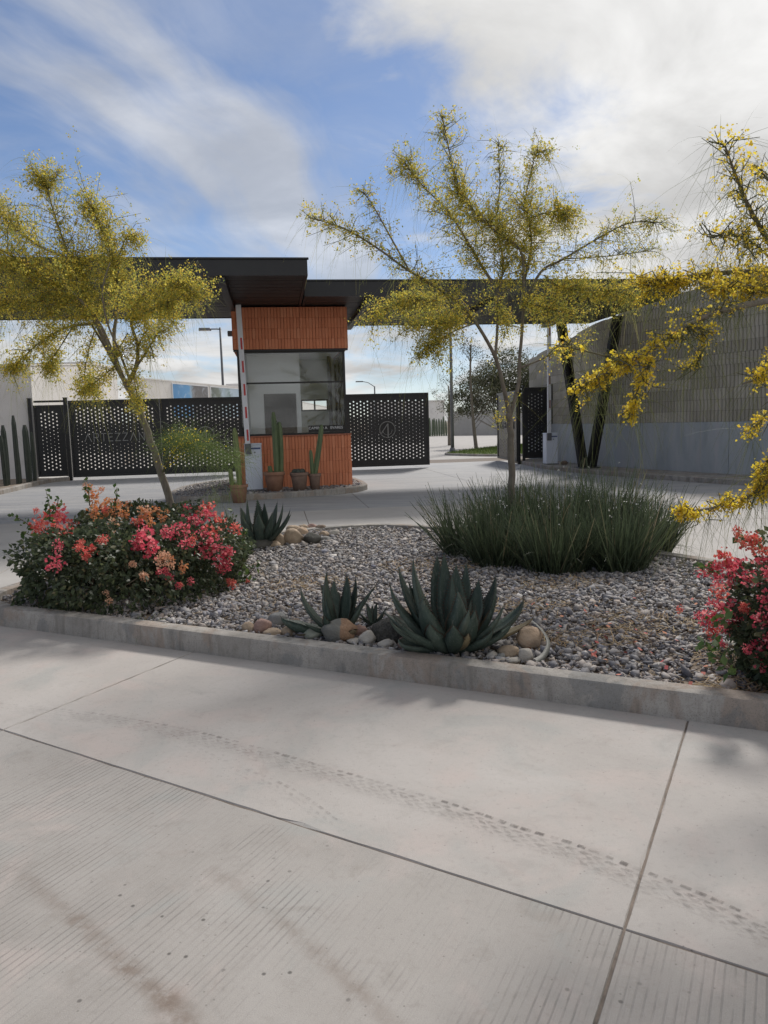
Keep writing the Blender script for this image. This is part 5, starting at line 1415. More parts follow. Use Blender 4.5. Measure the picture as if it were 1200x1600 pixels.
bougainvillea('large bougainvillea bush with coral, orange and pink flowers at the left', (-2.1, 6.5, .09), LB, 26000,
    [((-3.083, 7.0, 0.7), 0.116, 'coral'), ((-2.702, 6.36, 0.673), 0.097, 'coral'), ((-3.179, 7.0, 0.607), 0.074, 'coral'), ((-2.989, 7.0, 0.78), 0.074, 'coral'), ((-2.76, 6.729, 0.668), 0.083, 'coral'), ((-3.188, 7.0, 0.785), 0.037, 'coral'), ((-2.47, 5.69, 0.519), 0.082, 'pink'), ((-2.224, 5.716, 0.595), 0.081, 'coral'), ((-2.321, 5.747, 0.622), 0.038, 'coral'), ((-2.238, 5.684, 0.562), 0.049, 'coral'), ((-2.646, 7.0, 0.9), 0.074, 'orange'), ((-2.628, 7.139, 0.79), 0.094, 'orange'), ((-2.451, 6.903, 0.782), 0.077, 'orange'), ((-2.681, 7.0, 0.977), 0.049, 'orange'), ((-2.33, 6.815, 0.759), 0.076, 'orange'), ((-2.597, 6.826, 0.766), 0.077, 'orange'), ((-2.428, 7.0, 0.835), 0.055, 'orange'), ((-2.13, 6.772, 0.736), 0.081, 'orange'), ((-2.041, 6.844, 0.76), 0.069, 'orange'), ((-1.957, 6.757, 0.699), 0.056, 'orange'), ((-2.305, 6.454, 0.703), 0.054, 'peach'), ((-2.543, 6.731, 0.701), 0.063, 'orange'), ((-1.831, 5.798, 0.649), 0.107, 'pink'), ((-1.88, 5.78, 0.634), 0.07, 'pink'), ((-1.77, 5.746, 0.597), 0.08, 'pink'), ((-1.892, 6.04, 0.696), 0.078, 'pink'), ((-2.146, 6.636, 0.702), 0.074, 'coral'), ((-1.658, 6.251, 0.67), 0.086, 'pink'), ((-1.694, 6.721, 0.679), 0.092, 'pink'), ((-1.69, 6.076, 0.675), 0.072, 'pink'), ((-1.532, 6.439, 0.601), 0.082, 'pink'), ((-1.524, 7.023, 0.617), 0.108, 'coral'), ((-1.464, 6.476, 0.6), 0.088, 'coral'), ((-1.447, 6.283, 0.531), 0.103, 'pink'), ((-1.362, 6.304, 0.417), 0.097, 'pink'), ((-1.319, 6.364, 0.351), 0.069, 'pink'), ((-1.357, 6.308, 0.319), 0.063, 'pink'), ((-1.489, 6.225, 0.488), 0.074, 'pink'), ((-1.317, 6.383, 0.457), 0.064, 'pink'), ((-1.561, 5.995, 0.601), 0.066, 'pink'), ((-1.86, 7.164, 0.741), 0.059, 'pink'), ((-1.794, 7.382, 0.69), 0.067, 'coral'), ((-1.698, 5.712, 0.513), 0.053, 'peach'), ((-1.632, 5.745, 0.475), 0.048, 'peach'), ((-1.815, 5.677, 0.405), 0.042, 'peach'), ((-1.888, 5.67, 0.496), 0.037, 'peach'), ((-1.663, 5.749, 0.544), 0.042, 'peach'), ((-1.561, 5.822, 0.439), 0.048, 'orange'), ((-2.084, 5.656, 0.231), 0.043, 'peach'), ((-1.643, 5.745, 0.377), 0.048, 'pink'), ((-1.594, 5.786, 0.302), 0.032, 'pink'), ((-1.527, 5.911, 0.309), 0.038, 'pink'), ((-1.682, 5.722, 0.427), 0.037, 'pink'), ((-1.307, 6.396, 0.18), 0.052, 'coral'), ((-1.306, 6.687, 0.077), 0.043, 'coral'), ((-2.187, 5.827, 0.665), 0.033, 'coral'), ((-1.981, 6.477, 0.702), 0.054, 'orange'), ((-2.388, 7.138, 0.795), 0.053, 'orange')],
    [((-2.848, 6.5, 0.74), (-2.86, 6.5, 0.998), 6), ((-2.82, 6.5, 0.821), (-2.755, 6.5, 0.951), 4), ((-2.654, 6.9, 0.828), (-2.684, 6.9, 1.049), 6), ((-2.435, 6.9, 0.822), (-2.401, 6.9, 0.984), 5), ((-2.959, 6.4, 0.702), (-3.1, 6.4, 0.809), 5), ((-2.914, 6.4, 0.592), (-3.047, 6.4, 0.677), 4),
     ((-2.208, 7.2, 0.631), (-2.216, 7.2, 0.784), 4), ((-1.84, 7.3, 0.608), (-1.904, 7.3, 0.776), 4), ((-1.488, 7.2, 0.519), (-1.418, 7.2, 0.7), 5), ((-1.327, 6.9, 0.204), (-1.241, 6.9, 0.426), 6), ((-1.284, 6.8, 0.134), (-1.138, 6.8, 0.288), 5), ((-1.364, 7.0, 0.425), (-1.275, 7.0, 0.554), 5), ((-1.636, 7.2, 0.585), (-1.688, 7.2, 0.738), 4), ((-1.314, 6.8, 0.106), (-1.192, 6.8, 0.132), 4)])
bougainvillea('bright pink bougainvillea bush at the right edge of the island, flowers on dark foliage', (2.35, 3.95, .09), [((2.3, 3.95, 0.34), (0.42, 0.42, 0.34)), ((2.55, 3.9, 0.42), (0.5, 0.5, 0.42)), ((2.15, 3.75, 0.22), (0.3, 0.28, 0.2))], 13000,
    [((1.798, 3.95, 0.719), 0.069, 'pink'), ((1.725, 3.95, 0.687), 0.052, 'pink'), ((1.991, 4.214, 0.636), 0.075, 'pink'), ((1.764, 3.95, 0.761), 0.052, 'coral'), ((1.658, 3.95, 0.679), 0.041, 'pink'), ((1.95, 3.95, 0.783), 0.062, 'coral'), ((1.882, 3.95, 0.832), 0.052, 'coral'), ((2.076, 4.158, 0.673), 0.074, 'pink'), ((1.928, 3.95, 0.844), 0.041, 'coral'), ((1.737, 3.95, 0.447), 0.076, 'pink'), ((1.883, 4.062, 0.443), 0.072, 'pink'), ((1.684, 3.95, 0.428), 0.048, 'pink'), ((1.879, 4.125, 0.334), 0.061, 'pink'), ((1.879, 3.937, 0.481), 0.035, 'coral'), ((1.884, 3.77, 0.463), 0.061, 'pink'), ((1.712, 3.95, 0.351), 0.041, 'coral'), ((1.859, 3.763, 0.32), 0.053, 'pink'), ((1.847, 3.682, 0.266), 0.045, 'pink'), ((1.771, 3.95, 0.287), 0.024, 'pink'), ((1.91, 4.191, 0.563), 0.049, 'pink'), ((1.937, 4.01, 0.618), 0.056, 'pink'), ((1.992, 3.9, 0.656), 0.062, 'pink'), ((1.902, 3.681, 0.511), 0.056, 'pink'), ((2.088, 4.026, 0.732), 0.06, 'coral'), ((1.733, 3.95, 0.636), 0.035, 'pink'), ((1.889, 3.696, 0.378), 0.049, 'pink'), ((1.636, 3.95, 0.443), 0.028, 'pink')],
    [((1.97, 4.0, 0.808), (1.851, 4.0, 0.852), 4), ((1.736, 3.8, 0.485), (1.646, 3.8, 0.438), 3), ((1.677, 3.9, 0.699), (1.624, 3.9, 0.717), 3), ((1.683, 3.6, 0.252), (1.557, 3.6, 0.352), 5), ((1.63, 3.7, 0.384), (1.555, 3.7, 0.354), 4)])

# ------------------------------------------------------------------ clumps of strappy grass
M_STRAP = island_mat('strap_leaf', [(0, (.042, .055, .034)), (.4, (.060, .080, .046)), (.72, (.080, .110, .058)), (.93, (.11, .135, .075)), (.98, (.19, .165, .10)), (1, (.26, .22, .14))], .5, .3)
M_TINYW = simple('tiny_white_flower', (.6, .6, .55), (.75, .75, .7), 9, .7)
CL = [((0.91, 7.94), .34, .70, 330, 'dark strappy grass clump at the left end of the grass row'),
      ((1.4, 8.37), .30, .80, 330, 'dark grass clump wrapped round the foot of the slim tree trunk'),
      ((1.88, 8.28), .32, .84, 380, 'tall dark grass clump at the back of the row, in front of the V column'),
      ((2.41, 8.19), .32, .84, 380, 'tall dark grass clump at the back right of the grass row'),
      ((2.69, 7.8), .30, .66, 330, 'dark grass clump at the right end of the row beside the yellow hanging spray'),
      ((1.1, 7.39), .32, .62, 300, 'lower grey green grass clump at the front left of the row behind the large agave'),
      ((1.58, 7.04), .35, .66, 340, 'dark grass clump at the front middle of the row, spreading over the gravel'),
      ((2.14, 7.02), .35, .68, 340, 'dark grass clump at the front right of the row, nearest the right bougainvillea')]
for (gx, gy), rad, h, nb, lab in CL:
    g = empty('grass_clump', (gx, gy, .09)); tag(g, lab, 'grass clump', 'clumps of dark strappy grass')
    n = int(nb * 2.0)
    a_ = rng.uniform(0, 2 * np.pi, n); rr = rad * .8 * np.sqrt(rng.uniform(0, 1, n))
    P = np.stack([rr * np.cos(a_), rr * np.sin(a_), np.zeros(n)], -1)
    lean = rng.uniform(.03, .62, n) * (.40 + 1.0 * rr / (rad * .8))
    a2 = a_ + rng.normal(0, .5, n)
    D = np.stack([np.cos(a2) * lean, np.sin(a2) * lean, np.ones(n)], -1)
    npobj('blades', *filaments(P, D, h * rng.uniform(.5, 1.25, n), rng.uniform(.008, .016, n), rng.uniform(.0, .32, n), 5), M_STRAP, g)['kind'] = 'stuff'
    n = 90; a_ = rng.uniform(0, 2 * np.pi, n); D = np.stack([np.cos(a_) * .9, np.sin(a_) * .9, rng.uniform(.2, 1.0, n)], -1)
    npobj('bent_blades', *filaments(np.stack([.1 * np.cos(a_), .1 * np.sin(a_), np.full(n, .05)], -1), D, rng.uniform(.35, .7, n), np.full(n, .006), rng.uniform(.3, .8, n), 5), M_STRAP, g)['kind'] = 'stuff'
    n = 9; c_ = np.stack([rng.normal(0, rad * .6, n), rng.normal(0, rad * .6, n), h * rng.uniform(.6, 1.1, n)], -1); c_ = np.repeat(c_, 3, 0) + rng.normal(0, .008, (n * 3, 3))
    npobj('flowers', *leaf_quads(c_, np.full(n * 3, .016), np.full(n * 3, .012)), M_TINYW, g)['kind'] = 'stuff'
# sprig of dry stalks leaning out at the left of the row, weed tuft by the kerb
g = empty('dry_stalk_sprig', (*(0.71, 8.49), .09)); tag(g, 'thin dry branching stalks leaning left out of the grass row', 'plant')
mb = MB()
for (e, r0) in (((0.364, 8.3, 0.627), .006), ((0.417, 8.3, 0.478), .005), ((0.511, 8.4, 0.683), .005)):
    a0 = Vector((0, 0, 0)); a1 = Vector(e) - Vector(g.location); mb.tube([a0, a0.lerp(a1, .5) + Vector((.05, 0, .06)), a1], [r0, r0 * .8, .002], 5)
    for k in range(6):
        q = a0.lerp(a1, .45 + .09 * k); mb.tube([q, q + Vector((random.uniform(-.09, .03), random.uniform(-.05, .05), random.uniform(.0, .08)))], [.0025, .0012], 4)
mb.build('stalks', M_TWIG, g)
g = empty('weed_tuft', (*(-1.74, 5.48), .09)); tag(g, 'small green weed tuft at the foot of the left bougainvillea by the kerb', 'weed')
n = 150; a_ = rng.uniform(0, 2 * np.pi, n); D = np.stack([np.cos(a_), np.sin(a_), rng.uniform(.1, .9, n)], -1)
npobj('blades', *filaments(rng.normal(0, .035, (n, 3)) * np.array([1.6, 1, .1]), D, rng.uniform(.06, .2, n), np.full(n, .005), rng.uniform(.2, .9, n)), M_FRONDG, g)['kind'] = 'stuff'

# ------------------------------------------------------------------ agaves
def agavemat(name, c0, c1, c2):
    m_, N = newmat(name)
    t = N.n('ShaderNodeTexCoord').outputs['Object']; r_ = N.n('ShaderNodeObjectInfo').outputs['Random']
    f = N.noise(N.mapv(t, (1, 1, 1)), 6, 5, .6, .4)
    col = ramp(N, N.m('ADD', N.m('MULTIPLY', f, .6), N.m('MULTIPLY', r_, .4)), [(.25, c0), (.5, c1), (.8, c2)])
    st = N.noise(N.mapv(t, (26, 26, 5)), 4, 4, .6)
    col = N.mix(N.m('MULTIPLY', N.ss(st, .50, .75), .4), col, (.20, .215, .19))
    bl = N.noise(N.mapv(t, (1, 1, 1), (0, 0, 0), (4, 1, 8)), 13, 6, .7, .8)
    col = N.mix(N.m('MULTIPLY', N.ss(bl, .55, .72), .45), col, (.17, .155, .115))
    sc_ = N.noise(t, 130, 3, .7)
    col = N.mix(N.m('MULTIPLY', N.ss(sc_, .58, .72), .35), col, (.24, .235, .20))
    finish(N, col, .58, N.m('ADD', N.noise(t, 70, 4, .6), N.noise(t, 12, 4, .6)), .25, .006, spec=.35)
    return m_
M_AGAVE = agavemat('agave_leaf', (.034, .054, .043), (.052, .078, .062), (.095, .122, .098))
M_AGAVED = agavemat('agave_dry', (.15, .15, .135), (.22, .22, .20), (.28, .265, .23))
M_AGBROWN = agavemat('agave_withered', (.10, .075, .045), (.17, .13, .075), (.26, .21, .12))
M_SPINE = simple('agave_spine', (.045, .028, .02), (.07, .045, .03), 30, .5)
def agave_leaf(tip, W_, bow=.0, base=None, cup=.35, twist=0.0):
    """thick channelled leaf from near the crown to the tip offset, with marginal teeth and a dark end spine"""
    tip = Vector(tip); tip = Vector((tip.x * 1.10, tip.y * 1.05, tip.z * .90)); hz = Vector((tip.x, tip.y, 0)); o_ = hz.normalized() if hz.length > 1e-4 else Vector((1, 0, 0))
    b = Vector(base) if base else o_ * min(.05, W_ * .4) + Vector((0, 0, .02))
    Ln = tip.length; W_ = W_ * 1.08
    steep = max(0.0, min(1.0, tip.z / Ln))
    c1 = b.lerp(tip, .33) + o_ * (bow + .04) * Ln * 1.1 - Vector((0, 0, .02 * Ln))
    c2 = b.lerp(tip, .70) + o_ * (bow * .9 + .02 * steep) * Ln - Vector((0, 0, .05 * Ln * steep)) + Vector((random.gauss(0, .012), random.gauss(0, .012), 0))
    twist = twist + random.gauss(0, .22)
    n = 14; mb = MB(); rows = []
    side0 = Vector((-o_.y, o_.x, 0))
    for i in range(n + 1):
        s_ = i / n
        p = b * (1 - s_) ** 3 + c1 * 3 * s_ * (1 - s_) ** 2 + c2 * 3 * s_ * s_ * (1 - s_) + tip * s_ ** 3
        t = ((c1 - b) * (1 - s_) ** 2 + (c2 - c1) * 2 * s_ * (1 - s_) + (tip - c2) * s_ * s_).normalized()
        inw = side0.cross(t).normalized()
        if inw.dot(Vector((0, 0, 1)) - o_ * .8) < 0: inw = -inw
        sd_ = t.cross(inw).normalized()
        ang = twist * s_; sd2 = sd_ * math.cos(ang) + inw * math.sin(ang); in2 = inw * math.cos(ang) - sd_ * math.sin(ang)
        w = W_ * (.60 + .40 * math.sin(math.pi * s_ / .90) if s_ < .45 else max(.02, (1 - ((s_ - .45) / .55) ** 1.45))) * .5 * (1 + .05 * math.sin(s_ * 23 + tip.x * 40))
        th = .030 * (1 - s_) ** .8 * (W_ / .1) + .003
        c_ = cup * (1 - .3 * s_)
        rows.append((p, sd2, in2, w, th, c_, t))
    vs = []
    for (p, sd_, inw, w, th, c_, t) in rows:
        up = [(-1, c_ * w), (-.5, c_ * w * .30), (0, 0), (.5, c_ * w * .30), (1, c_ * w)]
        vs += [p + sd_ * (x * w) + inw * z for x, z in up]
        vs += [p + sd_ * (.55 * w) - inw * (th * .75), p - inw * th, p - sd_ * (.55 * w) - inw * (th * .75)]
    m_ = 8; fs = []
    for i in range(n):
        for k in range(m_): fs.append((i * m_ + k, i * m_ + (k + 1) % m_, (i + 1) * m_ + (k + 1) % m_, (i + 1) * m_ + k))
    mb.add(vs, fs, True, 0)
    mb.add([vs[n * m_ + k] for k in range(m_)] + [tip + rows[-1][6] * .035], [(k, (k + 1) % m_, m_) for k in range(m_)], True, 1)
    for i in range(1, n):
        for e, sg_ in ((0, -1), (4, 1)):
            for q in (0, .5):
                p0 = vs[i * m_ + e].lerp(vs[min(i + 1, n) * m_ + e], q); sd_, t = rows[i][1], rows[i][6]
                hgt = .011 * (W_ / .12)
                mb.add([p0 - t * .006, p0 + t * .006, p0 + sd_ * sg_ * hgt + t * .004], [(0, 1, 2)], False, 1)
    return mb
def agave(label, loc, leaves, dry=(), extra=0, size=.5):
    for k in range(extra):
        a_ = random.uniform(0, 6.283); up = random.uniform(.25, .95)
        leaves = leaves + [((math.cos(a_) * size * (1.05 - up * .75), math.sin(a_) * size * (1.05 - up * .75) * .8 + .03, size * (.25 + .75 * up) * random.uniform(.8, 1.05)), size * random.uniform(.15, .21), dict(bow=random.uniform(.04, .14)))]
    a = empty('agave', loc); tag(a, label, 'agave', 'agaves in the gravel')
    for lf_ in leaves:
        mb = agave_leaf(*lf_[:2], **(lf_[2] if len(lf_) > 2 else {})); mb.build('leaf', [M_AGAVE, M_SPINE], a)
    for lf_, lab in dry:
        o = agave_leaf(*lf_[:2], **(lf_[2] if len(lf_) > 2 else {})).build('leaf', [M_AGAVED if 'grey' in lab else M_AGBROWN, M_SPINE], a); o['label'] = lab
    return a
agave('small blue green agave with one broad bent leaf, behind the orange faced stone', (*(-0.33, 5.0), .10),
      [((-.215, .02, .36), .085, dict(bow=.10)), ((-.055, .03, .47), .105, dict(bow=.03)), ((.062, .05, .44), .10, dict(bow=.02)), ((.115, .06, .41), .075, dict(bow=.03)), ((.235, .02, .36), .075, dict(bow=-.02)),
       ((-.33, -.06, .16), .15, dict(bow=.22, cup=.5)), ((-.02, .14, .38), .09), ((.205, .10, .30), .06), ((-.10, .10, .36), .08)],
      [(((.10, -.20, .10), .11, dict(bow=.2)), 'short cut leaf folded toward the front'), (((-.24, -.12, .05), .07, dict(bow=.15)), 'withered brown lower leaf')], 5, .36)
agave('largest blue green agave, a crowded rosette of broad upright leaves behind the front kerb', (*(0.4, 4.56), .10),
      [((-.205, .10, .62), .155, dict(bow=.08)), ((-.065, .22, .62), .13, dict(bow=.04)), ((-.03, .16, .65), .11, dict(bow=.04)), ((-.29, .14, .56), .12, dict(bow=.09)), ((-.34, .05, .46), .12, dict(bow=.12)),
       ((.035, .12, .57), .135, dict(bow=.06)), ((.10, .20, .56), .12, dict(bow=.05)), ((.155, .10, .46), .15, dict(bow=.10)), ((.245, .05, .50), .15, dict(bow=.12)), ((.25, .16, .44), .11, dict(bow=.08)), ((.395, .02, .34), .13, dict(bow=.16)),
       ((-.17, -.14, .42), .17, dict(bow=.10)), ((.02, -.10, .44), .15, dict(bow=.08)), ((-.14, -.22, .26), .12, dict(bow=.14)), ((.10, -.20, .34), .13, dict(bow=.12)), ((-.30, -.10, .13), .12, dict(bow=.28, cup=.6)), ((-.33, .08, .24), .11, dict(bow=.15)),
       ((.30, -.14, .22), .11, dict(bow=.16)), ((.19, -.20, .20), .10, dict(bow=.14)), ((0, .02, .52), .06)],
      [(((.06, -.24, .20), .07, dict(bow=.12)), 'withered brown leaf at the front'), (((.46, .08, .20), .075, dict(bow=.2)), 'withered brown leaf on the right'), (((.20, .0, .28), .05, dict(bow=.1)), 'yellowed brown inner leaf')], 9, .55)
agave('tall dark agave at the back left of the gravel beside the potted cactus', (*(-1.45, 8.87), .10),
      [((-.37, .05, .50), .12, dict(bow=.10)), ((-.22, .14, .50), .14, dict(bow=.06)), ((-.12, .0, .60), .15, dict(bow=.05)), ((-.03, .10, .60), .13, dict(bow=.03)), ((.05, .05, .56), .14, dict(bow=.03)), ((.18, .12, .56), .13, dict(bow=.05)),
       ((.25, .02, .54), .12, dict(bow=.06)), ((.32, .04, .46), .11, dict(bow=.07)), ((.34, -.06, .42), .09, dict(bow=.06)), ((-.30, -.10, .40), .13, dict(bow=.10)), ((-.16, -.16, .46), .14, dict(bow=.08)), ((.02, -.18, .46), .14, dict(bow=.06)), ((.16, -.14, .46), .12, dict(bow=.07)), ((-.34, -.2, .22), .10, dict(bow=.14)), ((.22, -.22, .26), .08, dict(bow=.1))],
      [(((-.10, -.30, .10), .09, dict(bow=.1)), 'withered brown leaf at the foot')])
agave('tiny dark agave pup tucked between the two front agaves behind the pitted rock', (*(-0.1, 5.19), .10),
      [((-.10, .0, .13), .035), ((-.04, .05, .17), .035), ((.03, .02, .18), .035), ((.09, .0, .15), .035), ((.07, -.06, .11), .03), ((-.07, -.07, .09), .03), ((.0, .08, .14), .03)])
# dried curled leaf lying on the gravel right of the pale stones
dl = MB()
pth = catmull([(0.905, 4.75, 0.235), (0.947, 4.6, 0.204), (0.954, 4.45, 0.167), (0.903, 4.32, 0.134), (0.845, 4.25, 0.12)], 5)
prev = None
vs, fs = [], []
for i, p in enumerate(pth):
    t = (pth[min(i + 1, len(pth) - 1)] - pth[max(i - 1, 0)]).normalized(); sd_ = t.cross(Vector((.3, -.6, .8))).normalized(); up = sd_.cross(t)
    w = .02 * (1 - .7 * (1 - i / (len(pth) - 1)))
    for (a_, b_) in ((-1, .5), (0, .1), (1, .5), (0, -.1)): vs.append(p + sd_ * a_ * w + up * b_ * w)
for i in range(len(pth) - 1):
    for k in range(4): fs.append((i * 4 + k, i * 4 + (k + 1) % 4, i * 4 + 4 + (k + 1) % 4, i * 4 + 4 + k))
o = dl.add(vs, fs, True).build('dried_leaf', M_AGAVED); tag(o, 'pale grey dried curled leaf bent round the peach banded stone', 'leaf')

# ------------------------------------------------------------------ stones round the agaves
def stonemat(name, stops, sc=5, bs=.6, spl=None):
    m_, N = newmat(name)
    t = N.n('ShaderNodeTexCoord').outputs['Object']
    f = N.noise(t, sc, 7, .65, .4)
    col = ramp(N, f, stops)
    if spl:
        x = N.n('ShaderNodeSeparateXYZ', ins={0: t}).outputs[0]
        e = N.m('ADD', x, N.m('MULTIPLY', N.m('SUBTRACT', N.noise(t, 9, 4), .5), .05))
        o2 = ramp(N, N.noise(t, 40, 5, .7), [(.3, (.24, .14, .085)), (.7, (.36, .235, .155))])
        col = N.mix(N.ss(e, spl, spl + .012), col, o2)
    sp_ = N.noise(t, 90, 3, .7)
    col = N.mix(N.m('MULTIPLY', N.ss(sp_, .55, .75), .25), col, (.09, .08, .075))
    finish(N, col, .85, N.m('ADD', N.noise(t, 20, 5, .7), N.m('MULTIPLY', N.noise(t, 80, 3, .6), .5)), bs, .012, spec=.3)
    return m_
SM = {'tan': stonemat('tan_stone', [(.3, (.30, .225, .16)), (.55, (.40, .31, .225)), (.75, (.46, .38, .29))]),
      'pink': stonemat('pink_stone', [(.3, (.26, .165, .14)), (.6, (.36, .24, .20)), (.8, (.40, .30, .26))]),
      'grey': stonemat('grey_stone', [(.3, (.17, .17, .165)), (.6, (.27, .265, .255)), (.8, (.38, .37, .35))]),
      'pale': stonemat('pale_stone', [(.3, (.34, .31, .275)), (.6, (.46, .43, .385)), (.8, (.54, .51, .46))]),
      'brown': stonemat('brown_stone', [(.3, (.14, .105, .08)), (.6, (.22, .17, .13)), (.8, (.30, .25, .19))]),
      'mauve': stonemat('mauve_stone', [(.3, (.16, .15, .18)), (.6, (.24, .225, .25)), (.8, (.30, .285, .30))]),
      'peach': stonemat('peach_stone', [(.3, (.34, .24, .16)), (.5, (.48, .36, .26)), (.75, (.52, .43, .33))], 3.2),
      'dark': stonemat('dark_stone', [(.3, (.05, .05, .045)), (.6, (.095, .09, .08)), (.8, (.15, .14, .12))]),
      'pitted': stonemat('pitted_rock', [(.35, (.045, .042, .036)), (.55, (.085, .08, .07)), (.75, (.14, .13, .115))], 55, 1.6),
      'green': stonemat('greenish_stone', [(.3, (.22, .235, .19)), (.6, (.34, .35, .29)), (.8, (.42, .42, .36))]),
      'split': stonemat('split_stone', [(.3, (.10, .10, .09)), (.55, (.20, .195, .175)), (.8, (.30, .29, .26))], 5, .7, .005)}
from mathutils import noise as mnoise
def stone(label, base, rx, ry, rz, mat, rot=0.0, ang=.18, seed=0, tilt=0.0):
    bm = bmesh.new(); bmesh.ops.create_icosphere(bm, subdivisions=3, radius=1)
    so = Vector((seed * 3.7, seed * 1.9, seed * 2.3))
    for v in bm.verts:
        p = v.co.normalized()
        k = 1 + .26 * mnoise.noise(p * 1.2 + so) + .16 * mnoise.noise(p * 2.6 + so) + .05 * mnoise.noise(p * 6 + so)
        for q in range(4):
            d = Vector((math.sin(seed * 2.3 + q * 2.1), math.cos(seed * 1.1 + q * 1.7), .6 * math.sin(seed + q * 2.9))).normalized()
            k = min(k, (.86 + .06 * math.sin(q * 2 + seed)) / max(.05, p.dot(d)))
        if ang > .25:                                   # broken, flat faced stones
            for q in range(7):
                d = Vector((math.sin(seed + q * 2.1), math.cos(seed * 1.7 + q * 1.3), math.sin(seed * .6 + q * 3.1))).normalized()
                k = min(k, (.80 + .1 * math.sin(q + seed)) / max(.05, p.dot(d)))
        v.co = Vector((p.x * rx * k, p.y * ry * k, p.z * rz * k))
    me = bpy.data.meshes.new('stone'); bm.to_mesh(me); bm.free(); me.materials.append(SM[mat])
    me.polygons.foreach_set('use_smooth', np.ones(len(me.polygons), bool))
    o = link(bpy.data.objects.new('stone', me)); o.location = (base[0], base[1], .105 + rz * .62); o.rotation_euler = (0, tilt, rot)
    tag(o, label, 'stone', 'loose stones round the agaves'); return o
